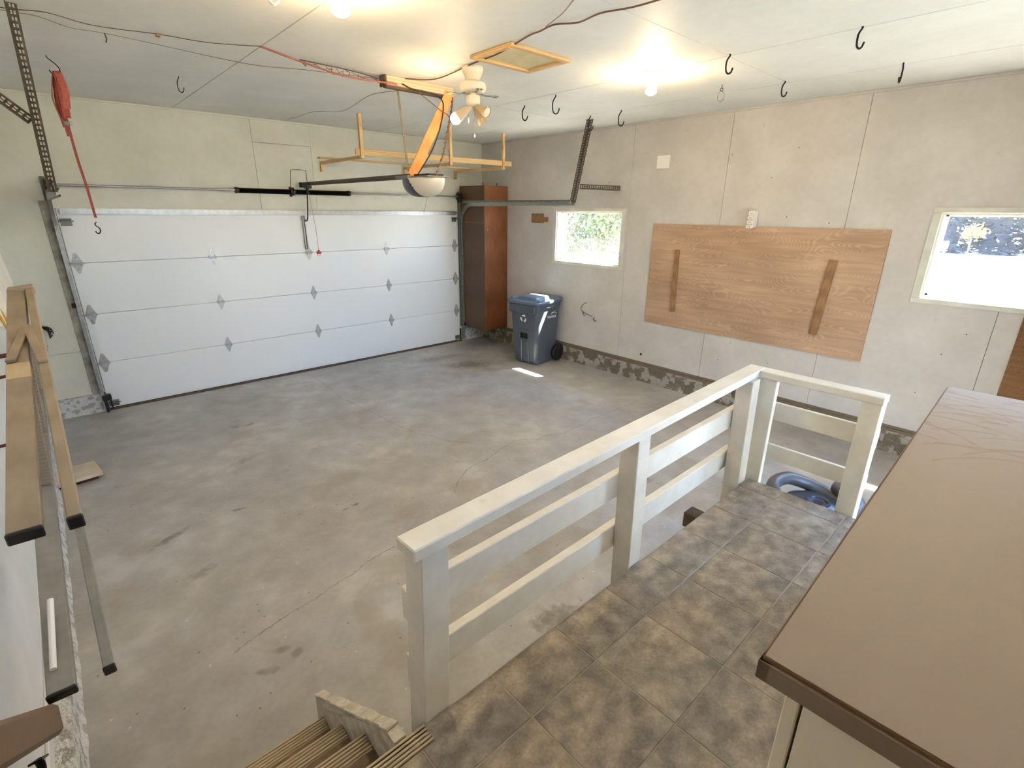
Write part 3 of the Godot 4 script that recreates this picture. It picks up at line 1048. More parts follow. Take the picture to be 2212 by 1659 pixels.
func build_door():
	var d = setting("door_1", "white four-section overhead garage door")
	var y = [0.012, 0.5325, 1.065, 1.5975, 2.128]
	for i in 4:
		var st = mb()
		bx(st, 0.004, 4.876, y[i] + 0.0015, y[i + 1] - 0.0015, -0.048, -0.002, 0.004)
		put(st, "section", M.door, d)
	var wx = mb()
	bx(wx, -0.03, 4.91, -0.01, 2.16, -0.075, -0.05)
	put(wx, "insulation", M.opener_grey, d)
	# end stiles of each section
	for i in 4:
		for x in [0.004, 4.826]:
			var st = mb()
			bx(st, x, x + 0.05, y[i] + 0.004, y[i + 1] - 0.004, -0.002, 0.0005)
			put(st, "end_stile", M.door, d)
	# hinges: a pair of tapering leaves and a knuckle
	var hs = mb()
	for s in [-1.0, 1.0]:
		prism(hs, [Vector2(-0.034, 0.004 * s), Vector2(0.034, 0.004 * s), Vector2(0.034, 0.02 * s), Vector2(0.008, 0.092 * s), Vector2(-0.008, 0.092 * s), Vector2(-0.034, 0.02 * s)], Transform3D(Basis(), Vector3(0, 0, 0.0)), 0.004)
		for q in [Vector2(0.0, 0.055 * s), Vector2(0.02, 0.02 * s), Vector2(-0.02, 0.02 * s)]:
			lathe(hs, [Vector2(0.007, 0), Vector2(0.007, 0.003), Vector2(0.003, 0.006), Vector2(0.0, 0.006)], Transform3D(Basis(Vector3.RIGHT, Vector3(0, 0, 1), Vector3(0, -1, 0)), Vector3(q.x, q.y, 0.004)), 8)
	for s in [-1.0, 1.0]:
		box(hs, Vector3(0.034 * s, 0, 0.012), Vector3(0.004, 0.03, 0.024))
	tube(hs, [Vector3(-0.044, 0, 0.016), Vector3(0.044, 0, 0.016)], 0.007, 8)
	var hinge = hs.commit()
	var hm = tmat(M.zinc.albedo_texture, 2.0, 0.35, Color(1.12, 1.12, 1.12), 0.5)
	var es = mb()
	es.append_from(hinge, 0, Transform3D(Basis().scaled(Vector3(1.25, 1.1, 1.2)), Vector3.ZERO))
	var hinge_end = es.commit()
	var cols = [0.06, 1.298, 2.44, 3.582, 4.82]
	for r in 3:
		for k in 5:
			var o = put(hinge_end if k in [0, 4] else hinge, "hinge", hm, d)
			o.position = Vector3(cols[k], y[r + 1], -0.001)
			if k in [0, 4]:
				var st = mb()
				var s = -1.0 if k == 0 else 1.0
				tube(st, [Vector3(0.02 * s, 0, 0.03), Vector3(0.085 * s, 0, 0.03)], 0.005, 8)
				sub(st, "roller_stem", M.zinc, o)
	# stiffening strut along the top edge
	var st = mb()
	var prof = [Vector2(0, 0), Vector2(0.012, 0), Vector2(0.012, 0.045), Vector2(0.05, 0.045), Vector2(0.05, 0.0), Vector2(0.062, 0.0), Vector2(0.062, 0.003), Vector2(0.053, 0.003), Vector2(0.053, 0.048), Vector2(0.009, 0.048), Vector2(0.009, 0.003), Vector2(0, 0.003)]
	var xf = Transform3D(Basis(Vector3(0, 1, 0), Vector3(0, 0, 1), Vector3(1, 0, 0)), Vector3(0.03, 2.068, 0.0))
	prism(st, prof, xf, 4.82)
	put(st, "top_strut", M.zinc, d)
	# rubber seal along the floor
	st = mb()
	bx(st, 0.004, 4.876, 0.0, 0.016, -0.05, 0.004, 0.004)
	put(st, "bottom_seal", M.seal, d)
	# corner brackets
	for q in [[0.055, 0.06], [4.825, 0.06], [0.06, 1.995], [4.82, 1.995]]:
		st = mb()
		bx(st, q[0] - 0.045, q[0] + 0.045, q[1] - 0.03, q[1] + 0.04, 0.0, 0.006, 0.002)
		bx(st, q[0] - 0.045, q[0] + 0.045, q[1] + 0.03, q[1] + 0.04, 0.0, 0.045, 0.002)
		tube(st, [Vector3(q[0] - 0.06, q[1] + 0.015, 0.03), Vector3(q[0] + 0.06, q[1] + 0.015, 0.03)], 0.006, 8)
		put(st, "corner_bracket", M.zinc_dull, d)
	# lift plate in the middle of the top section, where the opener arm grips
	st = mb()
	for x in [2.405, 2.432]:
		bx(st, x - 0.008, x + 0.008, 1.64, 2.06, 0.0, 0.028, 0.003)
	bx(st, 2.40, 2.437, 1.66, 1.67, 0.02, 0.03)
	bx(st, 2.39, 2.45, 2.0, 2.05, 0.0, 0.01, 0.002)
	put(st, "operator_bracket", M.zinc, d)

	# tracks
	for k in 2:
		var left = k == 0
		var x = -0.012 if left else 4.892
		var side = Vector3(1, 0, 0) if left else Vector3(-1, 0, 0)
		var t = thing("door_track", ["galvanised door track at the left end of the garage door", "galvanised door track curving over beside the tall brown cabinet"][k], "door track", Vector3(x, 0, 0.06))
		var path = [Vector3(x, 0.03, 0.075), Vector3(x, 1.92, 0.075)]
		var r = 0.31
		for i in range(1, 11):
			var a = PI / 2 * i / 10.0
			path.append(Vector3(x, 1.92 + r * sin(a), 0.075 + r * (1 - cos(a))))
		path.append(Vector3(x, 2.235, 2.46))
		var s = mb()
		var pr = []
		for q in track_profile():
			pr.append(Vector2(q.x - 0.03, q.y - 0.026))
		sweep(s, pr, path, side)
		put(s, "rail", M.zinc, t)
		# straight flag angle above the bend and jamb angle
		s = mb()
		var o = -0.022 if left else 0.022
		bx(s, x + o - 0.003, x + o + 0.003, 0.25, 2.42, 0.0, 0.06)
		bx(s, x + o - 0.02, x + o + 0.02, 0.25, 2.42, 0.0, 0.005)
		beam(s, Vector3(x + o, 2.268, 0.05), Vector3(x + o, 2.262, 2.46), 0.004, 0.04)
		put(s, "flag_angle", M.zinc_dull, t)
		# hanger of slotted angle up to the ceiling
		s = mb()
		var a0 = Vector3(x + (-0.055 if left else 0.0), 2.235, 2.44)
		var a1 = Vector3(x + (-0.03 if left else -0.055), CEIL, 2.70 if not left else 2.83)
		slotted(s, a0, a1, Vector3(1 if left else -1, 0, 0), Vector3(0, 0.27, 1).normalized(), 0.046 if left else 0.055)
		put(s, "hanger", M.angle, t)
		s = mb()
		if left:
			slotted(s, Vector3(-0.075, 2.60, 2.60), Vector3(XL, 3.06, 2.60), Vector3(0, 0, 1), Vector3(0.7, 0.7, 0), 0.05)
		else:
			slotted(s, Vector3(4.915, 2.405, 2.53), Vector3(XR, 2.395, 2.78), Vector3(0, 1, 0), Vector3(0.4, 0, -1), 0.058)
		put(s, "wall_brace", M.angle, t)
		# lower bracket, black
		if left:
			s = mb()
			bx(s, x - 0.03, x + 0.055, 0.13, 0.20, 0.05, 0.11, 0.01)
			tube(s, [Vector3(x - 0.01, 0.14, 0.09), Vector3(x - 0.005, 0.0, 0.10)], 0.014, 8)
			tube(s, [Vector3(x + 0.04, 0.14, 0.09), Vector3(x + 0.045, 0.02, 0.10)], 0.008, 8)
			put(s, "safety_sensor", M.black, t)
		else:
			s = mb()
			bx(s, x + 0.01, x + 0.06, 0.27, 0.33, 0.05, 0.12, 0.01)
			put(s, "safety_sensor", M.black, t)

	# torsion spring over the door
	var ts = thing("torsion_spring", "black torsion springs on a steel shaft above the garage door", "spring", Vector3(2.29, 2.345, 0.09))
	var sy = 2.345
	var sz = 0.09
	st = mb()
	tube(st, [Vector3(-0.02, sy, sz), Vector3(4.9, sy, sz)], 0.0127, 10)
	put(st, "shaft", M.zinc, ts)
	for q in [[1.66, 2.27], [2.33, 3.03]]:
		st = mb()
		var prof2 = []
		var n = 90
		for i in n * 2 + 1:
			prof2.append(Vector2(0.030 if i % 2 == 0 else 0.0255, float(i) / (n * 2) * (q[1] - q[0])))
		lathe(st, prof2, Transform3D(Basis(Vector3(0, 0, 1), Vector3(1, 0, 0), Vector3(0, 1, 0)), Vector3(q[0], sy - 0.003, sz)), 14)
		put(st, "spring", M.spring, ts)
	for q in [1.655, 3.035]:
		st = mb()
		lathe(st, [Vector2(0.0, -0.02), Vector2(0.034, -0.02), Vector2(0.036, 0.0), Vector2(0.03, 0.02), Vector2(0.0, 0.02)], Transform3D(Basis(Vector3(0, 0, 1), Vector3(1, 0, 0), Vector3(0, 1, 0)), Vector3(q, sy, sz)), 14)
		put(st, "winding_cone", M.rail_dark, ts)
	st = mb()
	bx(st, 2.285, 2.315, sy - 0.06, sy + 0.06, 0.0, 0.006)
	bx(st, 2.297, 2.303, sy - 0.045, sy + 0.05, 0.0, 0.13, 0.002)
	lathe(st, [Vector2(0.0, -0.014), Vector2(0.04, -0.014), Vector2(0.04, 0.014), Vector2(0.0, 0.014)], Transform3D(Basis(Vector3(0, 0, 1), Vector3(1, 0, 0), Vector3(0, 1, 0)), Vector3(2.3, sy, sz)), 14)
	put(st, "centre_bracket", M.rail_dark, ts)
	for q in [0.0, 4.865]:
		st = mb()
		lathe(st, [Vector2(0.0, -0.028), Vector2(0.055, -0.028), Vector2(0.055, -0.02), Vector2(0.046, -0.016), Vector2(0.046, 0.016), Vector2(0.055, 0.02), Vector2(0.055, 0.026), Vector2(0.0, 0.026)], Transform3D(Basis(Vector3(0, 0, 1), Vector3(1, 0, 0), Vector3(0, 1, 0)), Vector3(q, sy, sz)), 18)
		bx(st, q + 0.03, q + 0.036, sy - 0.09, sy + 0.05, 0.0, 0.13)
		put(st, "cable_drum", M.rail_dark, ts)

# ---------------------------------------------------------------- landing
func build_platform():
	var p = thing("landing", "raised wooden landing covered with slate-look square tiles", "landing", Vector3(1.0, 0, 6.6))
	var x1 = 2.587
	var st = mb()
	bx(st, XL + 0.002, x1, PLAT - 0.035, PLAT - 0.0022, ZP, ZN - 0.004)
	put(st, "deck", M.grout, p)
	st = mb()
	bx(st, XL + 0.02, x1 - 0.002, PLAT - 0.22, PLAT - 0.035, ZP + 0.003, ZP + 0.041)
	put(st, "rim_joist", M.dark_wood, p)
	st = mb()
	bx(st, x1 - 0.041, x1 - 0.003, PLAT - 0.22, PLAT - 0.035, ZP + 0.041, ZN - 0.004)
	put(st, "rim_joist", M.dark_wood, p)
	for q in [0.42, 1.5, 2.48]:
		for zz in [6.05, 7.2]:
			st = mb()
			bx(st, q - 0.044, q + 0.044, 0.0, PLAT - 0.035, zz - 0.044, zz + 0.044)
			put(st, "support_post", M.dark_wood, p)
	st = mb()
	bx(st, 2.015, 2.10, PLAT - 0.105, PLAT - 0.02, ZP - 0.085, ZP + 0.02, 0.004)
	put(st, "joist_end", M.dark_wood, p)
	# tiles: joints measured at x = 0.632 + n * 0.3048, z = 6.118 + n * 0.3048
	var T = 0.3048
	var gp = 0.0022
	var k = 0
	for i in range(-4, 7):
		for j in range(-1, 5):
			var a = max(XL, 0.632 + i * T)
			var b = min(x1, 0.632 + (i + 1) * T)
			var c = max(ZP, 6.118 + j * T)
			var e = min(ZN - 0.004, 6.118 + (j + 1) * T)
			if b - a < 0.02 or e - c < 0.02:
				continue
			st = mb()
			bx(st, a + gp, b - gp, PLAT - 0.008, PLAT, c + gp, e - gp, 0.0015)
			put(st, "tile", M.tile[(i * 7 + j * 3 + 40) % 4], p)
			k += 1

func build_railing():
	var r = thing("railing", "white painted wooden railing around the tiled landing", "railing", Vector3(1.4, PLAT - 0.2, 5.87))
	var m = M.rail_paint
	# posts stand against the outer face of the rim joist
	for q in [[0.370, 0.398, 0.089], [1.412, 1.424, 0.085], [2.462, 2.47, 0.089]]:
		var st = mb()
		beam(st, Vector3(q[0] + q[2] * 0.5, PLAT - 0.24, ZP - 0.046), Vector3(q[1] + q[2] * 0.5, 1.297, ZP - 0.046 - (0.0 if q[0] < 1.0 else 0.02)), q[2], 0.088, Vector3(0, 0, 1), 0.003)
		put(st, "post", m, r)
	var st = mb()
	beam(st, Vector3(2.612, PLAT - 0.2, 5.928), Vector3(2.612, 1.299, 5.928), 0.04, 0.089, Vector3(0, 0, 1), 0.003)
	put(st, "post", m, r)
	st = mb()
	beam(st, Vector3(2.633, PLAT - 0.2, 6.405), Vector3(2.633, 1.299, 6.405), 0.085, 0.085, Vector3(0, 0, 1), 0.003)
	put(st, "post", m, r)
	# mid boards outside the posts
	for q in [[0.992, 1.106], [0.738, 0.852]]:
		st = mb()
		beam(st, Vector3(0.396, (q[0] + q[1]) * 0.5, ZP - 0.110), Vector3(2.56, (q[0] + q[1]) * 0.5 + 0.012, ZP - 0.128), 0.036, q[1] - q[0], Vector3.UP, 0.003)
		put(st, "board", m, r)
	for q in [[1.045, 1.150], [0.806, 0.898]]:
		st = mb()
		bx(st, 2.676, 2.696, q[0], q[1], 5.88, 6.447, 0.003)
		put(st, "board", m, r)
	# caps
	st = mb()
	beam(st, Vector3(0.358, 1.316, 5.905), Vector3(2.672, 1.318, 5.832), 0.088, 0.038, Vector3.UP, 0.004)
	put(st, "cap_rail", m, r)
	st = mb()
	bx(st, 2.583, 2.672, 1.298, 1.337, 5.876, 6.452, 0.004)
	put(st, "cap_rail", m, r)

func build_stairs():
	var s = thing("steps", "short wooden steps with ribbed nosings leading down to the floor", "stairs", Vector3(-0.1, 0, 5.6))
	var zs = [5.27, 5.485, 5.70, ZP]
	var ys = [0.173, 0.345, 0.518, PLAT]
	for i in 4:
		var st = mb()
		var xr = 0.272 if i < 3 else 0.37
		if i < 3:
			bx(st, XL + 0.02, xr, ys[i] - 0.03, ys[i] - 0.004, zs[i] + 0.012, zs[i + 1] + 0.03)
			put(st, "tread", M.step_vinyl, s)
		# ribbed nosing strip: a base with four raised ribs
		st = mb()
		bx(st, XL + 0.02, xr, ys[i] - 0.04, ys[i], zs[i] - 0.006, zs[i] + 0.062, 0.003)
		for k in 5:
			bx(st, XL + 0.02, xr, ys[i] - 0.001, ys[i] + 0.005, zs[i] - 0.002 + k * 0.0125, zs[i] + 0.006 + k * 0.0125, 0.0015)
		put(st, "nosing", M.nosing, s)
		st = mb()
		bx(st, XL + 0.02, xr, ys[i] - 0.172, ys[i] - 0.04, zs[i] + 0.014, zs[i] + 0.03)
		put(st, "riser", M.stringer, s)
	var st = mb()
	# closed string on the open side, top edge chipped
	var poly = [Vector2(5.18, 0.0), Vector2(5.2, 0.22), Vector2(5.32, 0.262), Vector2(5.86, 0.70), Vector2(5.915, 0.70), Vector2(5.915, 0.0)]
	prism(st, poly, Transform3D(Basis(Vector3(0, 0, 1), Vector3(0, 1, 0), Vector3(-1, 0, 0)), Vector3(0.312, 0, 0)), 0.038)
	put(st, "stringer", M.stringer, s)
	st = mb()
	for k in 14:
		var a = Vector3(0.293, 0.215, 5.19).lerp(Vector3(0.293, 0.705, 5.87), k / 14.0)
		var b = Vector3(0.293, 0.215, 5.19).lerp(Vector3(0.293, 0.705, 5.87), (k + 1) / 14.0)
		beam(st, a, b, 0.042 + rng.randf_range(-0.006, 0.004), 0.008 + rng.randf_range(0, 0.006), Vector3.UP, 0.002)
	put(st, "stringer_edge", M.stringer, s)

func build_counter():
	var y = 1.56
	var th = 0.04
	var ang = 0.0245
	var o = Vector3(0.457, 0, 6.726)
	var bs = Basis(Vector3.UP, ang)
	var L = 1.70
	var D = 0.62
	# worktop: laminate sheet on a board, with edge strips
	var w = thing("worktop", "long beige laminate worktop smeared with wiped dust", "worktop", o + Vector3(0, y - th, 0))
	w.rotation.y = ang
	var st = mb()
	bx(st, 0.004, L, -0.001 + th - 0.012, th - 0.001, 0.004, D)
	put(st, "core", M.top_core, w).position = Vector3.ZERO
	st = mb()
	sheet_uv(st, Vector3(0.006, th + 0.0006, 0.006), Vector3(L - 0.006, 0, 0), Vector3(0, 0, D - 0.006), Vector3.UP)
	bx(st, 0.006, L, th - 0.0012, th - 0.0001, 0.006, D)
	put(st, "laminate", M.top, w).position = Vector3.ZERO
	st = mb()
	bx(st, 0.0, 0.02, 0.0, th - 0.006, 0.0, D, 0.0015)
	put(st, "edge_strip", M.top_edge, w).position = Vector3.ZERO
	st = mb()
	bx(st, 0.0, L, 0.0, th - 0.006, 0.0, 0.018, 0.0015)
	put(st, "edge_strip", M.top_edge, w).position = Vector3.ZERO
	# base cabinet
	var c = thing("base_cabinet", "cream base cabinet under the beige worktop", "cabinet", o + Vector3(0, PLAT, 0))
	c.rotation.y = ang
	var H = y - th - PLAT - 0.002
	st = mb()
	bx(st, 0.03, 0.048, 0.0, H, 0.060, D, 0.001)
	put(st, "side_panel", M.cream, c).position = Vector3.ZERO
	st = mb()
	bx(st, L - 0.05, L - 0.03, 0.0, H, 0.055, D, 0.001)
	put(st, "side_panel", M.cream, c).position = Vector3.ZERO
	st = mb()
	bx(st, 0.048, L - 0.05, 0.08, H, D - 0.02, D)
	bx(st, 0.048, L - 0.05, 0.08, 0.10, 0.06, D)
	bx(st, 0.048, L - 0.05, 0.0, 0.08, 0.10, 0.12)
	put(st, "carcass", M.cream, c).position = Vector3.ZERO
	for k in 3:
		var a = 0.032 + k * (L - 0.064) / 3.0
		var b = a + (L - 0.064) / 3.0 - 0.004
		st = mb()
		bx(st, a, b, 0.09, H - 0.005, 0.036, 0.056, 0.002)
		var dr = put(st, "door", M.cream, c)
		dr.position = Vector3.ZERO
		st = mb()
		tube(st, smooth_path([Vector3(b - 0.05, H - 0.10, 0.036), Vector3(b - 0.05, H - 0.11, 0.012), Vector3(b - 0.05, H - 0.2, 0.012), Vector3(b - 0.05, H - 0.21, 0.036)]), 0.005, 8)
		sub(st, "handle", M.chrome, dr)

func build_cabinet():
	var c = thing("tall_cabinet", "tall brown wooden cabinet hung in the corner by the garage door", "cabinet", Vector3(5.16, 0.27, 0.33))
	var x0 = 4.925; var x1 = 5.392; var y0 = 0.272; var y1 = 2.50; var z1 = 0.655
	var st = mb()
	bx(st, x0, x0 + 0.018, y0, y1, 0.03, z1 - 0.019, 0.001)
	put(st, "side_panel", M.cabinet_side, c, "scuffed dark brown side panel")
	st = mb()
	bx(st, x1 - 0.018, x1, y0, y1, 0.03, z1 - 0.019, 0.001)
	put(st, "side_panel", M.cabinet_side, c)
	st = mb()
	bx(st, x0 + 0.018, x1 - 0.018, y0, y0 + 0.018, 0.03, z1 - 0.02)
	bx(st, x0 + 0.018, x1 - 0.018, y1 - 0.018, y1, 0.03, z1 - 0.02)
	bx(st, x0 + 0.018, x1 - 0.018, y0 + 0.018, y1 - 0.018, 0.03, 0.04)
	put(st, "carcass", M.cabinet_side, c)
	for q in [[y0 + 0.002, 1.040], [1.044, y1 - 0.002]]:
		st = mb()
		bx(st, x0 + 0.001, x1 - 0.001, q[0], q[1], z1 - 0.018, z1, 0.0015)
		var d = put(st, "door", M.cabinet_front, c)
		st = mb()
		var yy = 0.955 if q[0] < 1.0 else 1.86
		lathe(st, [Vector2(0.0, 0.006), Vector2(0.008, 0.006), Vector2(0.011, 0.003), Vector2(0.011, 0.0)], Transform3D(Basis(Vector3.RIGHT, Vector3(0, 0, 1), Vector3(0, -1, 0)), Vector3(x0 + 0.05, yy, z1)), 12)
		sub(st, "lock", M.brass, d)
	# scrape across the side and two hanging lugs on top
	st = mb()
	for k in 16:
		var z = lerp(0.12, 0.60, k / 15.0)
		box(st, Vector3(x0 - 0.0005, 1.965 + rng.randf_range(-0.006, 0.006) , z), Vector3(0.0012, rng.randf_range(0.008, 0.022), 0.036), Basis(Vector3.RIGHT, rng.randf_range(-0.3, 0.3)))
	put(st, "scrape_mark", mat(Color(0.45, 0.34, 0.24), 0.8), c, "pale scrape across the side")
	for q in [Vector3(5.02, y1, 0.5), Vector3(5.30, y1, 0.5)]:
		st = mb()
		tube(st, [q, q + Vector3(0, 0.05, 0)], 0.006, 6)
		put(st, "lug", M.rust, c)

func bin_ring(y, sx, sz, cx = 0.0, rad = 0.06, n = 6):
	var pts = []
	for q in [[1, 1, 0.0], [-1, 1, PI / 2], [-1, -1, PI], [1, -1, 3 * PI / 2]]:
		for k in n + 1:
			var a = q[2] + PI / 2 * k / n
			pts.append(Vector3(cx + q[0] * (sx - rad) + rad * cos(a), y, q[1] * (sz - rad) + rad * sin(a)))
	return pts

func loft(st, rings, cap_top = true, cap_bot = true):
	var n = rings[0].size()
	for i in rings.size() - 1:
		var c0 = Vector3.ZERO
		for p in rings[i]:
			c0 += p / n
		for k in n:
			var k2 = (k + 1) % n
			var A = rings[i][k]; var B = rings[i][k2]; var C = rings[i + 1][k2]; var D = rings[i + 1][k]
			var fn = (B - A).cross(D - A)
			if fn.length() < 1e-12:
				fn = (C - B).cross(D - B)
			fn = fn.normalized()
			if fn.dot(A - c0) < 0:
				fn = -fn
			# smooth round the corners
			var na = (A - rings[i][(k - 1 + n) % n]).normalized() + (B - A).normalized()
			var nb = (B - A).normalized() + (rings[i][(k2 + 1) % n] - B).normalized()
			var up = (D - A).normalized()
			var NA = na.cross(up).normalized()
			var NB = nb.cross(up).normalized()
			if NA.dot(fn) < 0: NA = -NA
			if NB.dot(fn) < 0: NB = -NB
			tri(st, A, B, C, NA, NB, NB)
			tri(st, A, C, D, NA, NB, NA)
	for e in [[cap_bot, 0, Vector3.DOWN], [cap_top, rings.size() - 1, Vector3.UP]]:
		if e[0]:
			var rg = rings[e[1]]
			var c = Vector3.ZERO
			for p in rg:
				c += p / n
			for k in n:
				tri(st, c, rg[k], rg[(k + 1) % n], e[2], e[2], e[2])

func build_bin():
	# wheeled recycling bin; local -x is its front, +x the hinge and wheels
	var at = Vector3(5.005, 0, 1.715)
	var b = thing("recycling_bin", "blue-grey wheeled recycling bin with closed lid under the small window", "bin", at)
	b.rotation.y = 0.14
	b.scale = Vector3(1.06, 1.045, 1.06)
	var st = mb()
	loft(st, [bin_ring(0.0, 0.20, 0.185, 0.02, 0.05), bin_ring(0.03, 0.225, 0.205, 0.012, 0.06), bin_ring(0.5, 0.255, 0.228, 0.0, 0.06), bin_ring(0.84, 0.272, 0.242, -0.004, 0.06)])
	put(st, "body", M.bin, b).position = Vector3.ZERO
	# rim and front skirt
	st = mb()
	loft(st, [bin_ring(0.80, 0.285, 0.255, -0.006, 0.07), bin_ring(0.862, 0.295, 0.262, -0.008, 0.07)])
	var sk = bin_ring(0.86, 0.305, 0.24, -0.01, 0.05)
	bx(st, -0.318, -0.255, 0.735, 0.865, -0.225, 0.225, 0.018)
	for z in [-0.11, 0.0, 0.11]:
		bx(st, -0.324, -0.31, 0.745, 0.80, z - 0.006, z + 0.006, 0.003)
	put(st, "rim", M.bin, b).position = Vector3.ZERO
	# lid: shallow dish with raised centre
	st = mb()
	loft(st, [bin_ring(0.864, 0.315, 0.275, -0.012, 0.08), bin_ring(0.886, 0.318, 0.278, -0.012, 0.08), bin_ring(0.897, 0.308, 0.268, -0.012, 0.08)])
	loft(st, [bin_ring(0.897, 0.185, 0.19, -0.05, 0.05), bin_ring(0.94, 0.15, 0.155, -0.05, 0.05)], true, false)
	loft(st, [bin_ring(0.897, 0.10, 0.24, 0.2, 0.03), bin_ring(0.922, 0.09, 0.23, 0.2, 0.03)], true, false)
	var lid = put(st, "lid", M.bin_lid, b)
	lid.position = Vector3.ZERO
	for s in [-1.0, 1.0]:
		st = mb()
		bx(st, -0.25, -0.16, 0.895, 0.925, s * 0.225 - 0.028, s * 0.225 + 0.028, 0.008)
		sub(st, "grip", M.bin_lid, lid)
	st = mb()
	tube(st, [Vector3(0.30, 0.89, -0.23), Vector3(0.30, 0.89, 0.23)], 0.016, 10)
	for s in [-0.2, 0.2]:
		bx(st, 0.25, 0.31, 0.86, 0.90, s - 0.02, s + 0.02, 0.006)
	put(st, "handle_bar", M.bin, b).position = Vector3.ZERO
	# front lift pocket and ribs
	st = mb()
	bx(st, -0.262, -0.238, 0.36, 0.50, -0.075, -0.062, 0.005)
	bx(st, -0.262, -0.238, 0.36, 0.50, 0.072, 0.085, 0.005)
	bx(st, -0.266, -0.238, 0.355, 0.372, -0.075, 0.085, 0.005)
	bx(st, -0.262, -0.242, 0.487, 0.50, -0.075, 0.085, 0.005)
	put(st, "lift_pocket", M.bin, b).position = Vector3.ZERO
	st = mb()
	bx(st, -0.2505, -0.247, 0.372, 0.487, -0.062, 0.072)
	put(st, "pocket_recess", M.rubber, b).position = Vector3.ZERO
	for z in [-0.05, 0.06]:
		st = mb()
		beam(st, Vector3(-0.247, 0.355, z), Vector3(-0.222, 0.02, z * 1.25), 0.022, 0.02, Vector3(-1, 0, 0), 0.006)
		put(st, "rib", M.bin, b).position = Vector3.ZERO
	# wheels
	for s in [-1.0, 1.0]:
		st = mb()
		var xf = Transform3D(Basis(Vector3.RIGHT, Vector3(0, 0, s), Vector3(0, -s, 0)), Vector3(0.225, 0.125, s * 0.212))
		lathe(st, [Vector2(0.0, 0.0), Vector2(0.10, 0.0), Vector2(0.122, 0.008), Vector2(0.125, 0.02), Vector2(0.125, 0.045), Vector2(0.115, 0.056), Vector2(0.092, 0.056), Vector2(0.088, 0.046), Vector2(0.03, 0.042), Vector2(0.026, 0.054), Vector2(0.0, 0.056)], xf, 28)
		put(st, "wheel", M.rubber, b).position = Vector3.ZERO
	st = mb()
	tube(st, [Vector3(0.225, 0.125, -0.22), Vector3(0.225, 0.125, 0.22)], 0.01, 8)
	put(st, "axle", M.black_metal, b).position = Vector3.ZERO
	# three chasing arrows, printed white on the front
	st = mb()
	var fx = -0.2685
	for k in 3:
		var rot = TAU * k / 3.0
		var arm = [Vector2(-0.030, 0.030), Vector2(0.012, 0.030), Vector2(0.012, 0.019), Vector2(0.042, 0.040), Vector2(0.012, 0.062), Vector2(0.012, 0.052), Vector2(-0.018, 0.052)]
		var pl = []
		for v in arm:
			pl.append(v.rotated(rot) * 0.95)
		prism(st, pl, Transform3D(Basis(Vector3(0, 0, 1), Vector3(-0.055, 1, 0).normalized(), Vector3(-1, -0.055, 0).normalized()), Vector3(fx + 0.004, 0.655, 0.0)), 0.0015)
	put(st, "recycling_symbol", M.bin_print, b).position = Vector3.ZERO
	# lettering and arc on the side that faces the room
	var tm = TextMesh.new()
	tm.text = "Winnipeg"
	var fnt = SystemFont.new()
	fnt.font_names = PackedStringArray(["Droid Serif"])
	fnt.font_italic = true
	tm.font = fnt
	tm.font_size = 32
	tm.pixel_size = 0.0014
	tm.depth = 0.002
	var o = put(tm, "lettering", M.bin_print, b)
	o.position = Vector3(0.06, 0.665, 0.2375)
	o.rotation.x = 0.042
	st = mb()
	var arc = []
	for k in 12:
		var a = lerp(2.6, 0.5, k / 11.0)
		arc.append(Vector3(0.10 + 0.075 * cos(a), 0.672 + 0.05 * sin(a), 0.2395))
	tube(st, arc, [0.001, 0.003, 0.004, 0.005, 0.005, 0.005, 0.005, 0.004, 0.004, 0.003, 0.002, 0.001], 6)
	put(st, "logo_arc", M.bin_print, b).position = Vector3.ZERO

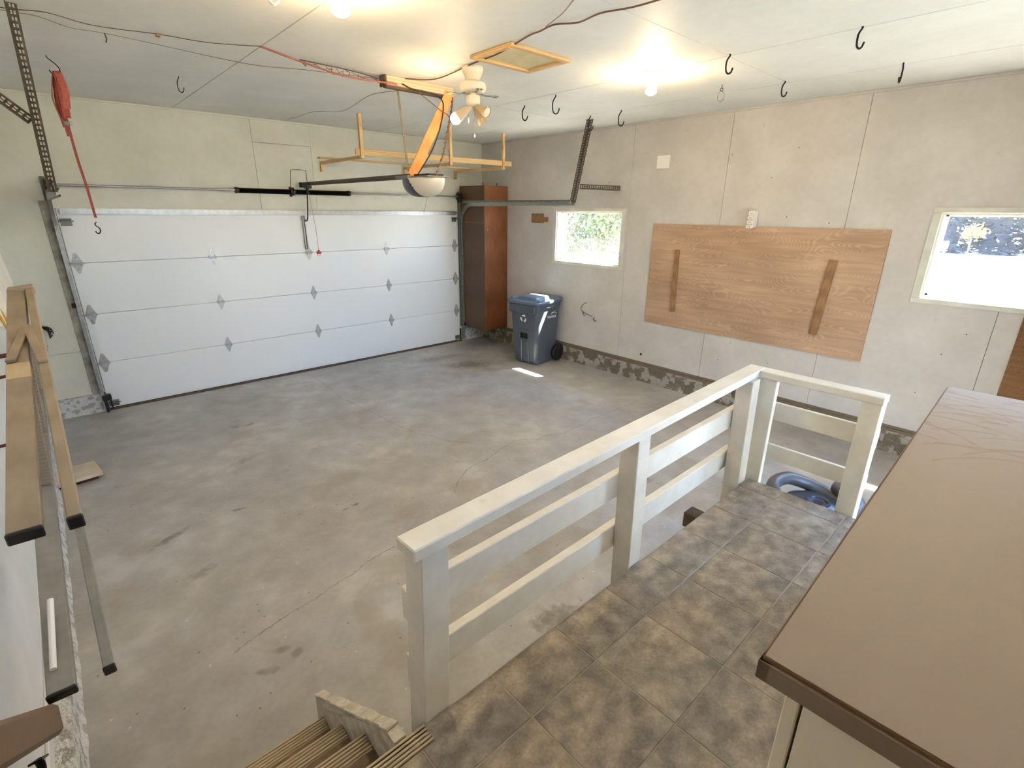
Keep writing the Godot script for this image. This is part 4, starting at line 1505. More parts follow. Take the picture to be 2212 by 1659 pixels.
func build_right_wall_things():
	# plywood sheet on the wall: face carries the veneer picture
	var p = thing("plywood_board", "large plywood sheet with two vertical cleats screwed to right wall", "board", Vector3(XR, 0.80, 4.53))
	var x = XR - 0.016
	var st = mb()
	sheet_uv(st, Vector3(x, 2.012, 3.325), Vector3(0, 0, 2.405), Vector3(0, -1.205, 0), Vector3(-1, 0, 0))
	put(st, "veneer", M.ply, p)
	st = mb()
	bx(st, x + 0.0005, XR - 0.0005, 0.807, 2.012, 3.325, 5.73)
	put(st, "core", M.ply_edge, p)
	for q in [[3.69, 3.715, 0.03], [5.335, 5.285, 0.045]]:
		st = mb()
		beam(st, Vector3(x - 0.015, 1.725, q[0]), Vector3(x - 0.015, 1.0, q[1]), 0.032, 0.05 if q[2] < 0.04 else 0.07, Vector3(0, 0, 1), 0.004)
		put(st, "cleat", M.cleat, p)
	# second sheet under the big window
	var p2 = thing("plywood_offcut", "brown plywood sheet under the large window behind the worktop", "board", Vector3(XR, 0.6, 7.0))
	st = mb()
	sheet_uv(st, Vector3(XR - 0.014, 1.40, 6.72), Vector3(0, 0, 0.66), Vector3(0, -0.9, 0), Vector3(-1, 0, 0))
	put(st, "veneer", M.ply_dark, p2)
	st = mb()
	bx(st, XR - 0.0135, XR - 0.0005, 0.50, 1.40, 6.72, 7.38)
	put(st, "core", M.ply_edge, p2)
	# outlet tap
	var t = thing("outlet_strip", "white multi-socket outlet box on the wall above plywood sheet", "outlet", Vector3(XR, 1.98, 4.52))
	st = mb()
	bx(st, XR - 0.09, XR - 0.001, 2.0, 2.165, 4.495, 4.55, 0.006)
	put(st, "body", M.plastic_white, t)
	for k in 4:
		st = mb()
		var yy = 2.14 - k * 0.043
		bx(st, XR - 0.108 - k * 0.006, XR - 0.088, yy - 0.017, yy + 0.017, 4.492, 4.548, 0.004)
		var so = put(st, "socket", M.plastic_white, t)
		st = mb()
		bx(st, XR - 0.1095 - k * 0.006, XR - 0.107 - k * 0.006, yy - 0.005, yy + 0.005, 4.512, 4.516)
		bx(st, XR - 0.1095 - k * 0.006, XR - 0.107 - k * 0.006, yy - 0.005, yy + 0.005, 4.526, 4.530)
		sub(st, "slot", M.black, so)
	st = mb()
	bx(st, XR - 0.0025, XR, 2.628, 2.766, 3.28, 3.445)
	solo(st, "patch", M.paper, "small white square patch on the right wall below ceiling lamp", "patch")
	st = mb()
	bx(st, XR - 0.02, XR - 0.001, 1.975, 2.105, 1.20, 1.445, 0.003)
	var sc = solo(st, "wood_scrap", M.cleat, "small brown wood scrap fixed left of the small window", "wood scrap")
	st = mb()
	bx(st, XR - 0.016, XR - 0.001, 1.99, 2.06, 1.447, 1.54, 0.003)
	sub(st, "tongue", M.cleat, sc)
	# bent wire and nails below the small window
	st = mb()
	tube(st, smooth_path([Vector3(XR - 0.004, 0.915, 2.35), Vector3(XR - 0.02, 0.89, 2.30), Vector3(XR - 0.03, 0.81, 2.27), Vector3(XR - 0.025, 0.765, 2.36), Vector3(XR - 0.004, 0.735, 2.46)]), 0.0035, 6)
	solo(st, "wire", M.black_metal, "thin bent dark wire on the wall right of recycling bin", "wire")
	for q in [[0.755, 2.30, "dark bent hook under the thin wire beside recycling bin"], [0.70, 2.50, "small dark hook at the right end of the thin wire"]]:
		st = mb()
		tube(st, smooth_path([Vector3(XR, q[0] + 0.02, q[1]), Vector3(XR - 0.03, q[0] + 0.01, q[1] + 0.005), Vector3(XR - 0.035, q[0] - 0.015, q[1] + 0.03), Vector3(XR - 0.02, q[0] - 0.01, q[1] + 0.055)]), 0.005, 6)
		solo(st, "wall_hook", M.black_metal, q[2], "hook", "bent hooks below the small window")
	# hole in the wall sheet
	st = mb()
	lathe(st, [Vector2(0.0, 0.0015), Vector2(0.016, 0.0015), Vector2(0.016, -0.01)], Transform3D(Basis(Vector3(0, 1, 0), Vector3(-1, 0, 0), Vector3(0, 0, 1)), Vector3(XR, 0.36, 3.31)), 14)
	solo(st, "cable_plug", M.black, "round black plug low on the right wall left of plywood", "plug")
	# nail heads and old screw holes scattered over the sheets
	var spots = [[2.72, 4.18], [2.74, 4.83], [2.48, 4.62], [2.11, 4.83], [2.06, 5.22], [0.60, 4.9], [0.52, 4.35], [2.85, 2.2], [2.5, 2.6], [1.36, 1.62], [0.45, 5.6], [1.0, 6.3], [1.2, 6.42], [0.62, 6.2], [2.6, 6.9]]
	for q in spots:
		st = mb()
		lathe(st, [Vector2(0.0, 0.002), Vector2(0.0035, 0.002), Vector2(0.005, 0.0)], Transform3D(Basis(Vector3(0, 1, 0), Vector3(-1, 0, 0), Vector3(0, 0, 1)), Vector3(XR, q[0], q[1])), 8)
		put(st, "nail", M.rust, get_node("wall_right"))

# ---------------------------------------------------------------- opener
func build_opener():
	var o = thing("door_opener", "garage door opener with white lens and dark rail hanging mid-ceiling", "door opener", Vector3(2.44, 2.25, 2.84))
	var st = mb()
	beam(st, Vector3(2.44, 2.425, 2.62), Vector3(2.44, 2.432, 0.05), 0.032, 0.030, Vector3.UP, 0.004)
	beam(st, Vector3(2.44, 2.447, 2.62), Vector3(2.44, 2.452, 0.05), 0.012, 0.016)
	put(st, "rail", M.rail_dark, o)
	st = mb()
	bx(st, 2.405, 2.475, 2.385, 2.45, 0.16, 0.27, 0.008)
	bx(st, 2.425, 2.455, 2.35, 2.39, 0.18, 0.21, 0.004)
	bx(st, 2.425, 2.435, 2.34, 2.39, 0.24, 0.25)
	put(st, "trolley", M.black, o)
	st = mb()
	tube(st, [Vector3(2.44, 2.37, 0.19), Vector3(2.437, 2.2, 0.16), Vector3(2.432, 2.03, 0.12), Vector3(2.428, 2.0, 0.10), Vector3(2.42, 1.995, 0.03)], 0.009, 8)
	put(st, "arm", M.rail_dark, o)
	# release cord with a red grip
	st = mb()
	tube(st, [Vector3(2.44, 2.36, 0.23), Vector3(2.438, 1.9, 0.33), Vector3(2.435, 1.63, 0.35)], 0.0022, 6)
	put(st, "release_cord", M.cord_red, o)
	st = mb()
	bx(st, 2.405, 2.465, 1.60, 1.632, 0.335, 0.365, 0.01)
	tube(st, [Vector3(2.435, 1.632, 0.35), Vector3(2.435, 1.65, 0.35)], 0.012, 8)
	put(st, "release_handle", M.red, o)
	st = mb()
	bx(st, 2.412, 2.458, 1.575, 1.6, 0.34, 0.36, 0.006)
	put(st, "handle_tag", M.plastic_white, o)
	# motor head: bowl under a flat top; the part towards the rail is navy, the rest a white lamp lens
	var cz = 2.845
	var rz = 0.24
	var rx = 0.125
	var ry = 0.155
	var top = 2.408
	var nav = mb()
	var lens = mb()
	var NU = 200
	var NV = 44
	var pt = func(u, v):
		var a = TAU * u
		var b = PI / 2 * v
		var ca = cos(a); var sa = sin(a)
		var e = 0.7
		var cb = pow(cos(b), 0.75)
		return Vector3(2.44 + rx * cb * sign(ca) * pow(abs(ca), e), top - ry * pow(sin(b), 0.8), cz + rz * cb * sign(sa) * pow(abs(sa), e))
	for i in NU:
		for j in NV:
			var A = pt.call(float(i) / NU, float(j) / NV); var B = pt.call(float(i + 1) / NU, float(j) / NV); var C = pt.call(float(i + 1) / NU, float(j + 1) / NV); var D = pt.call(float(i) / NU, float(j + 1) / NV)
			var m = (A + B + C + D) / 4.0
			var nn = (m - Vector3(2.44, top + 0.03, cz)) / Vector3(rx * rx, ry * ry, rz * rz)
			nn = nn.normalized()
			var nf = func(P): return ((P - Vector3(2.44, top + 0.03, cz)) / Vector3(rx * rx, ry * ry, rz * rz)).normalized()
			var tgt = nav if m.z < 2.80 + (top - m.y) * 0.75 else lens
			tri(tgt, A, B, C, nf.call(A), nf.call(B), nf.call(C))
			tri(tgt, A, C, D, nf.call(A), nf.call(C), nf.call(D))
	put(nav, "motor_housing", M.navy, o, "navy blue housing end")
	put(lens, "lamp_lens", M.lens, o, "white lamp lens")
	st = mb()
	bx(st, 2.31, 2.57, top - 0.002, top + 0.022, 2.585, 2.80, 0.006)
	bx(st, 2.33, 2.55, top - 0.002, top + 0.012, 2.80, 3.09, 0.004)
	put(st, "chassis", M.opener_grey, o)
	st = mb()
	bx(st, 2.36, 2.52, top + 0.012, top + 0.032, 2.82, 2.90, 0.004)
	bx(st, 2.36, 2.52, top + 0.012, top + 0.03, 2.93, 3.05, 0.004)
	put(st, "terminal_block", M.black, o)
	st = mb()
	bx(st, 2.319, 2.326, 2.352, 2.384, 2.735, 2.785, 0.001)
	put(st, "maker_plate", mat(Color(0.45, 0.36, 0.36), 0.4), o)
	# header bracket of thin rod on the wall
	st = mb()
	tube(st, [Vector3(2.293, 2.40, 0.05), Vector3(2.30, 2.598, 0.10), Vector3(2.39, 2.602, 0.12), Vector3(2.477, 2.60, 0.12), Vector3(2.48, 2.44, 0.12)], 0.004, 6)
	bx(st, 2.42, 2.46, 2.40, 2.46, 0.0, 0.06)
	put(st, "header_bracket", M.black_metal, o)
	# hanger strap of bent perforated steel towards the room
	st = mb()
	var ch = [Vector3(2.745, 3.10, 2.905), Vector3(2.70, 2.95, 2.93), Vector3(2.62, 2.78, 2.98), Vector3(2.54, 2.6, 3.02), Vector3(2.44, 2.425, 3.05)]
	var sp = smooth_path(ch, 8)
	var k = 0
	while k < sp.size() - 2:
		tube(st, [sp[k] + Vector3(0.006, 0, 0.004), (sp[k] + sp[k + 2]) * 0.5 + Vector3(-0.01, 0, 0.01), sp[k + 2] + Vector3(0.006, 0, 0.004)], 0.0045, 6)
		tube(st, [sp[k] - Vector3(0.006, 0, 0.004), (sp[k] + sp[k + 2]) * 0.5 + Vector3(0.012, 0, -0.008), sp[k + 2] - Vector3(0.006, 0, 0.004)], 0.0045, 6)
		k += 2
	put(st, "hanger_chain", M.cord_brown, o)
	st = mb()
	beam(st, Vector3(2.417, CEIL, 2.54), Vector3(2.44, 2.43, 2.62), 0.020, 0.004, Vector3(0, 0, 1))
	put(st, "hanger_strap", M.cord_grey, o)
	# ceiling board and the slanting wooden strut
	var b = thing("mounting_board", "grimy pinkish board screwed to the ceiling above the opener", "board", Vector3(2.43, 3.085, 2.87))
	st = mb()
	bx(st, 2.115, 2.765, 3.085, CEIL - 0.001, 2.845, 2.89, 0.004)
	put(st, "plank", M.old_board, b)
	st = mb()
	bx(st, 2.10, 2.118, 3.07, CEIL - 0.001, 2.80, 2.895, 0.004)
	bx(st, 2.13, 2.70, 3.068, 3.086, 2.80, 2.85, 0.004)
	put(st, "dirty_edge", M.dark_wood, b)
	st = mb()
	beam(st, Vector3(2.715, 3.10, 2.905), Vector3(2.445, 2.44, 2.66), 0.085, 0.019, Vector3(-0.3, 0, 1).normalized(), 0.002)
	solo(st, "wooden_strut", M.orange_wood, "slanting orange wooden strut between ceiling board and opener", "strut")
	# flexes
	st = mb()
	tube(st, smooth_path([Vector3(2.25, 3.10, 2.90), Vector3(2.34, 3.07, 2.91), Vector3(2.45, 3.065, 2.92), Vector3(2.58, 3.05, 2.92), Vector3(2.645, 2.99, 2.90), Vector3(2.62, 2.80, 2.86), Vector3(2.56, 2.62, 2.80), Vector3(2.46, 2.45, 2.74), Vector3(2.45, 2.425, 2.73)]), 0.0055, 7)
	solo(st, "power_cord", M.black, "black power cord hanging from ceiling board to the opener", "cord")
	st = mb()
	tube(st, smooth_path([Vector3(2.36, 3.08, 2.90), Vector3(2.46, 3.02, 2.92), Vector3(2.58, 2.95, 2.94), Vector3(2.66, 2.91, 2.95), Vector3(2.685, 2.86, 2.95)]), 0.0035, 6)
	solo(st, "bell_wire", M.cord_brown, "thin brown wire looping below the ceiling board", "wire")
	st = mb()
	tube(st, smooth_path([Vector3(2.44, 2.256, 2.90), Vector3(2.43, 2.2, 2.89), Vector3(2.42, 2.12, 2.86)]), 0.0016, 5)
	solo(st, "aerial_wire", M.cord_grey, "thin aerial wire dangling below the opener lens", "wire")

# ---------------------------------------------------------------- hanging rack
func build_rack():
	var r = thing("hanging_rack", "light pine storage rack hung from ceiling above the garage door", "rack", Vector3(3.85, 2.62, 0.6))
	for x in [2.735, 3.96, 4.86]:
		var st = mb()
		bx(st, x - 0.019, x + 0.019, 2.69, CEIL - 0.001, 1.135, 1.173, 0.003)
		put(st, "upright", M.pine_y, r)
		st = mb()
		bx(st, x - 0.018, x + 0.018, 2.688, 2.724, 0.0, 1.135, 0.003)
		put(st, "arm", M.pine_z, r)
		st = mb()
		bx(st, x - 0.02, x + 0.02, 2.60, 2.688, 0.001, 0.04, 0.003)
		put(st, "wall_cleat", M.pine_y, r)
	var st = mb()
	beam(st, Vector3(2.66, 2.758, 1.145), Vector3(5.02, 2.768, 1.145), 0.019, 0.064, Vector3.UP, 0.003)
	put(st, "front_rail", M.pine_x, r)
	st = mb()
	bx(st, 2.55, 4.92, 2.7245, 2.744, 0.34, 0.43, 0.003)
	put(st, "back_rail", M.pine_x, r)

# ---------------------------------------------------------------- ceiling
func bulb_shape(r, h):
	return [Vector2(0.013, 0.0), Vector2(0.014, -0.018), Vector2(0.02, -0.035), Vector2(r * 0.8, -0.062), Vector2(r, -0.09), Vector2(r * 0.97, -0.105), Vector2(r * 0.75, -h + 0.012), Vector2(r * 0.4, -h + 0.003), Vector2(0.0, -h)]

func lamp(at, label, energy):
	var l = thing("ceiling_lamp", label, "lamp", at, "bare bulbs on the ceiling")
	var st = mb()
	lathe(st, [Vector2(0.0, 0.0), Vector2(0.066, 0.0), Vector2(0.068, -0.008), Vector2(0.064, -0.014), Vector2(0.03, -0.018), Vector2(0.024, -0.03), Vector2(0.022, -0.045), Vector2(0.0, -0.046)], Transform3D(Basis(), at), 28)
	put(st, "base", M.porcelain, l)
	st = mb()
	lathe(st, bulb_shape(0.043, 0.122), Transform3D(Basis(), at + Vector3(0, -0.034, 0)), 28)
	put(st, "bulb", M.glow, l)
	var o = OmniLight3D.new()
	o.name = "bulb_light"
	o.light_color = Color(1.0, 0.87, 0.67)
	o.light_energy = energy
	o.light_size = 0.035
	o.omni_range = 20.0
	o.omni_attenuation = 2.0
	o.shadow_enabled = true
	o.position = Vector3(0, -0.118, 0)
	l.add_child(o)

func hook_mesh(scale, thick = 0.0045):
	var st = mb()
	var p = []
	for q in [[0.0, 0.0], [0.002, -0.012], [-0.010, -0.030], [-0.020, -0.055], [-0.020, -0.095], [-0.012, -0.125], [0.006, -0.136], [0.024, -0.126], [0.032, -0.104], [0.033, -0.094]]:
		p.append(Vector3(q[0], q[1], 0) * scale)
	tube(st, smooth_path(p, 4), thick, 8)
	return st.commit()

func build_ceiling_things():
	lamp(Vector3(1.095, CEIL, 4.30), "lit bare bulb cut off by the top edge of the photo", 0.36)
	lamp(Vector3(3.553, CEIL, 4.366), "lit bare bulb on round white base between the ceiling hooks", 0.33)
	# hooks: x, z, drop, turn from facing the landing
	var hk = [
		[3.735, 2.76, 1.0, 0.0, "black ceiling hook nearest the bladeless fan"],
		[3.597, 3.316, 1.15, 0.1, "large black ceiling hook second from the bladeless fan"],
		[4.645, 2.862, 1.1, -0.1, "black ceiling hook overlapping the slotted steel hanger"],
		[4.619, 3.298, 1.1, 0.05, "black ceiling hook just right of the slotted steel hanger"],
		[3.511, 4.989, 0.85, 0.0, "black ceiling hook on the joint right of the lit bulb"],
		[3.529, 5.747, 0.80, 0.1, "large black ceiling hook nearest to the landing"],
		[4.561, 5.733, 0.90, 1.2, "black ceiling hook turned edge-on above the large window"],
		[4.529, 4.959, 0.82, 0.1, "black ceiling hook above the plywood sheet"],
		[0.938, 1.646, 0.85, 0.1, "thin dark ceiling hook alone between strap and ceiling joint"]]
	for q in hk:
		var o = solo(hook_mesh(q[2], 0.0056 if q[0] > 1.0 else 0.0032), "ceiling_hook", M.black_metal, q[4], "hook", "screw hooks in the ceiling")
		o.position = Vector3(q[0], CEIL + 0.001, q[1])
		o.rotation.y = -0.74 + q[3]
	var wh = solo(hook_mesh(0.9, 0.0055), "coated_hook", M.plastic_white, "white coated ceiling hook at top edge beside the lit bulb", "hook")
	wh.position = Vector3(0.845, CEIL + 0.001, 4.14)
	wh.rotation.y = -0.5
	# eye with a thin ring
	var rg = thing("ring_hanger", "thin wire ring hanging from a ceiling eye near the plywood", "ring", Vector3(4.293, CEIL, 4.551))
	var st = mb()
	tube(st, [Vector3(4.293, CEIL, 4.551), Vector3(4.293, CEIL - 0.025, 4.551)], 0.003, 6)
	var c = []
	for i in 17:
		var a = TAU * i / 16.0
		c.append(Vector3(4.293 + 0.011 * cos(a) * 0.74, CEIL - 0.036 + 0.011 * sin(a), 4.551 + 0.011 * cos(a) * 0.67))
	tube(st, c, 0.0025, 6, false)
	put(st, "eye", M.black_metal, rg)
	c = []
	for i in 25:
		var a = TAU * i / 24.0
		c.append(Vector3(4.293 + 0.028 * cos(a) * 0.74, CEIL - 0.086 + 0.038 * sin(a), 4.551 + 0.028 * cos(a) * 0.67))
	st = mb()
	tube(st, c, 0.0022, 6, false)
	put(st, "ring", M.zinc_dull, rg)
	# attic hatch
	var h = thing("attic_hatch", "pine framed attic hatch in the ceiling behind the fan", "hatch", Vector3(2.55, CEIL - 0.02, 3.96))
	var x0 = 2.275; var x1 = 2.83; var z0 = 3.752; var z1 = 4.18
	st = mb()
	bx(st, x0 + 0.03, x1 - 0.03, CEIL - 0.006, CEIL - 0.0005, z0 + 0.03, z1 - 0.03)
	put(st, "panel", tmat(mottled(97, 128, Color(0.78, 0.72, 0.54), Color(0.85, 0.80, 0.64), 0.02, 0.1), 1.0, 0.7), h)
	for q in [[x0, x1, z0, z0 + 0.045], [x0, x1, z1 - 0.045, z1], [x0, x0 + 0.045, z0 + 0.045, z1 - 0.045], [x1 - 0.045, x1, z0 + 0.045, z1 - 0.045]]:
		st = mb()
		bx(st, q[0], q[1], CEIL - 0.024, CEIL - 0.0005, q[2], q[3], 0.004)
		put(st, "frame_strip", M.pine_x if q[1] - q[0] > 0.3 else M.pine_z, h)
	# ceiling fan whose blades have been taken off
	var f = thing("ceiling_fan", "cream ceiling fan without blades, one of its spotlights lit", "ceiling fan", Vector3(2.473, CEIL, 3.53))
	var at = Vector3(2.473, CEIL, 3.53)
	st = mb()
	lathe(st, [Vector2(0.0, 0.0), Vector2(0.075, 0.0), Vector2(0.079, -0.01), Vector2(0.078, -0.03), Vector2(0.072, -0.042), Vector2(0.07, -0.045), Vector2(0.056, -0.07), Vector2(0.05, -0.092), Vector2(0.0, -0.093)], Transform3D(Basis(), at), 32)
	put(st, "canopy", M.fan, f)
	st = mb()
	lathe(st, [Vector2(0.0, -0.098), Vector2(0.07, -0.098), Vector2(0.092, -0.106), Vector2(0.098, -0.12), Vector2(0.098, -0.145), Vector2(0.09, -0.16), Vector2(0.07, -0.17), Vector2(0.0, -0.172)], Transform3D(Basis(), at), 32)
	put(st, "motor_housing", M.fan, f)
	st = mb()
	lathe(st, [Vector2(0.0, -0.172), Vector2(0.022, -0.172), Vector2(0.022, -0.186), Vector2(0.05, -0.188), Vector2(0.052, -0.195), Vector2(0.052, -0.238), Vector2(0.046, -0.252), Vector2(0.03, -0.262), Vector2(0.0, -0.264)], Transform3D(Basis(), at), 28)
	put(st, "switch_housing", M.fan, f)
	for a in [0.3, 2.0, 3.6, 5.2]:
		st = mb()
		var d = Vector3(cos(a), 0, sin(a))
		tube(st, [at + d * 0.06 + Vector3(0, -0.172, 0), at + d * 0.1 + Vector3(0, -0.18, 0), at + d * 0.16 + Vector3(0, -0.178, 0)], 0.005, 6)
		var e = d.cross(Vector3.UP)
		tube(st, [at + d * 0.16 + e * 0.02 + Vector3(0, -0.178, 0), at + d * 0.2 + e * 0.02 + Vector3(0, -0.18, 0), at + d * 0.2 - e * 0.02 + Vector3(0, -0.18, 0), at + d * 0.16 - e * 0.02 + Vector3(0, -0.178, 0)], 0.004, 6)
		put(st, "blade_iron", M.zinc_dull, f)
	# three spot holders; the one on the left in the photo holds the lit bulb
	var dirs = [Vector3(-0.52, -0.50, -0.45), Vector3(0.22, -0.42, 0.80), Vector3(0.52, -0.74, 0.12)]
	for k in 3:
		var d = dirs[k].normalized()
		var s = at + Vector3(0, -0.245, 0) + d * 0.02
		var bs = aim(d)
		var xf = Transform3D(Basis(bs.x, d, bs.x.cross(d)), s)
		st = mb()
		lathe(st, [Vector2(0.018, 0.0), Vector2(0.02, 0.03), Vector2(0.026, 0.05), Vector2(0.03, 0.085), Vector2(0.037, 0.105), Vector2(0.042, 0.125), Vector2(0.039, 0.126), Vector2(0.034, 0.106), Vector2(0.022, 0.07), Vector2(0.0, 0.068)], xf, 24)
		var sh = put(st, "spot_holder", M.fan_shade, f)
		st = mb()
		var bl = [Vector2(0.0, 0.075), Vector2(0.02, 0.085), Vector2(0.032, 0.115), Vector2(0.041, 0.135), Vector2(0.042, 0.150), Vector2(0.034, 0.172), Vector2(0.018, 0.184), Vector2(0.0, 0.187)]
		if k == 0:
			lathe(st, bl, xf, 24)
			sub(st, "bulb", M.glow, sh)
			var o = OmniLight3D.new()
			o.name = "spot_light"
			o.light_color = Color(1.0, 0.87, 0.67)
			o.light_energy = 0.17
			o.light_size = 0.03
			o.omni_range = 20.0
			o.omni_attenuation = 2.0
			o.shadow_enabled = true
			o.position = s + d * 0.15 - at
			f.add_child(o)
		else:
			lathe(st, [Vector2(0.0, 0.075), Vector2(0.02, 0.085), Vector2(0.031, 0.112), Vector2(0.035, 0.122), Vector2(0.02, 0.127), Vector2(0.0, 0.128)], xf, 24)
			sub(st, "reflector", M.lens, sh)
	for q in [[Vector3(-0.03, -0.262, -0.02), -0.375, 0.045], [Vector3(0.005, -0.262, 0.01), -0.475, 0.03]]:
		st = mb()
		tube(st, [at + q[0], Vector3(at.x + q[0].x, CEIL + q[1] + q[2], at.z + q[0].z)], 0.0014, 5)
		var pc = put(st, "pull_chain", M.brass, f)
		st = mb()
		lathe(st, [Vector2(0.0, 0.0), Vector2(0.005, 0.004), Vector2(0.006, q[2] * 0.4), Vector2(0.004, q[2] * 0.8), Vector2(0.0, q[2])], Transform3D(Basis(), Vector3(at.x + q[0].x, CEIL + q[1], at.z + q[0].z)), 10)
		sub(st, "pull_knob", M.white_gloss, pc)
	# cords stapled along the ceiling
	var cords = [
		["extension_cord", M.cord_brown, 0.0045, "brown cord running from opener board past the hatch", [[2.28, 2.90], [2.43, 3.11], [2.40, 3.62], [2.34, 3.99], [2.27, 4.33], [2.23, 4.47], [2.24, 4.58], [2.28, 4.72], [2.29, 4.87], [2.32, 5.11], [2.36, 5.6]]],
		["cable", M.cord_brown, 0.0022, "upper thin brown cable along the ceiling towards left wall", [[-0.3, 2.80], [-0.06, 2.77], [0.12, 2.79], [0.32, 2.76], [0.63, 2.79], [0.88, 2.87], [1.16, 2.97]]],
		["cable", M.cord_grey, 0.002, "lower thin grey cable along the ceiling towards left wall", [[-0.3, 2.74], [-0.06, 2.72], [0.08, 2.68], [0.22, 2.62], [0.39, 2.58], [0.68, 2.59], [1.0, 2.48], [1.29, 2.52], [1.6, 2.59], [2.1, 2.78]]],
		["cable", M.cord_grey, 0.002, "thin grey cable from opener board to the back wall", [[2.3, 0.2], [2.3, 0.49], [2.34, 0.93], [2.51, 1.25], [2.38, 2.11], [2.42, 2.54], [2.3, 2.83]]],
		["cable", M.cord_grey, 0.0028, "thin cable branching off the brown cord towards top edge", [[2.23, 4.52], [2.12, 4.75], [2.0, 5.0], [1.9, 5.4]]]]
	for q in cords:
		var pts = []
		for i in q[4].size():
			pts.append(Vector3(q[4][i][0], CEIL - q[2] - 0.002 - (0.012 if i % 2 == 1 else 0.0), q[4][i][1]))
		st = mb()
		tube(st, smooth_path(pts, 6), q[2], 6)
		solo(st, q[0], q[1], q[3], "cord")
	st = mb()
	tube(st, smooth_path([Vector3(1.155, 3.14, 2.985), Vector3(1.33, 3.10, 3.02), Vector3(1.60, 3.07, 2.99), Vector3(1.80, 3.065, 2.96), Vector3(2.08, 3.08, 2.93), Vector3(2.2, 3.09, 2.905)]), 0.006, 7)
	solo(st, "extension_cord", M.cord_red, "red extension cord sagging towards the opener board", "cord")
	st = mb()
	tube(st, smooth_path([Vector3(1.40, 3.105, 3.0), Vector3(1.58, 3.12, 2.93), Vector3(1.76, 3.125, 2.9), Vector3(1.95, 3.12, 2.88), Vector3(2.1, 3.11, 2.87)]), 0.004, 6)
	for k in 12:
		var b0 = Vector3(1.42 + k * 0.058 + rng.randf_range(-0.03, 0.03), 3.11, 2.975 - k * 0.008)
		tube(st, smooth_path([b0, b0 + Vector3(rng.randf_range(-0.04, 0.06), -rng.randf_range(0.005, 0.05), 0.01), b0 + Vector3(rng.randf_range(0.02, 0.12), rng.randf_range(-0.03, 0.01), -0.01)], 3), rng.randf_range(0.0012, 0.0028), 5)
	solo(st, "cable_tangle", M.cord_brown, "tangle of brown wires beside the red extension cord", "cord")
	st = mb()
	bx(st, 0.615, 0.64, CEIL - 0.02, CEIL - 0.001, 2.775, 2.80, 0.004)
	solo(st, "cable_clip", M.brass, "small brass clip holding the upper brown cable", "clip")
	st = mb()
	tube(st, smooth_path([Vector3(0.387, CEIL - 0.004, 2.582), Vector3(0.392, CEIL - 0.03, 2.585), Vector3(0.385, CEIL - 0.055, 2.59)], 4), 0.0035, 6)
	solo(st, "nail", M.rust, "bent nail hanging from the lower grey cable", "nail")

# ---------------------------------------------------------------- left side
func ribbon(st, pts, w, side):
	for i in pts.size() - 1:
		var a = pts[i]; var b = pts[i + 1]
		var s = side[i] if side is Array else side
		var s2 = side[i + 1] if side is Array else side
		var n = (b - a).cross(s).normalized()
		for t in [0.0006, -0.0006]:
			tri(st, a - s * w + n * t, a + s * w + n * t, b + s2 * w + n * t, n * sign(t), n * sign(t), n * sign(t))
			tri(st, a - s * w + n * t, b + s2 * w + n * t, b - s2 * w + n * t, n * sign(t), n * sign(t), n * sign(t))

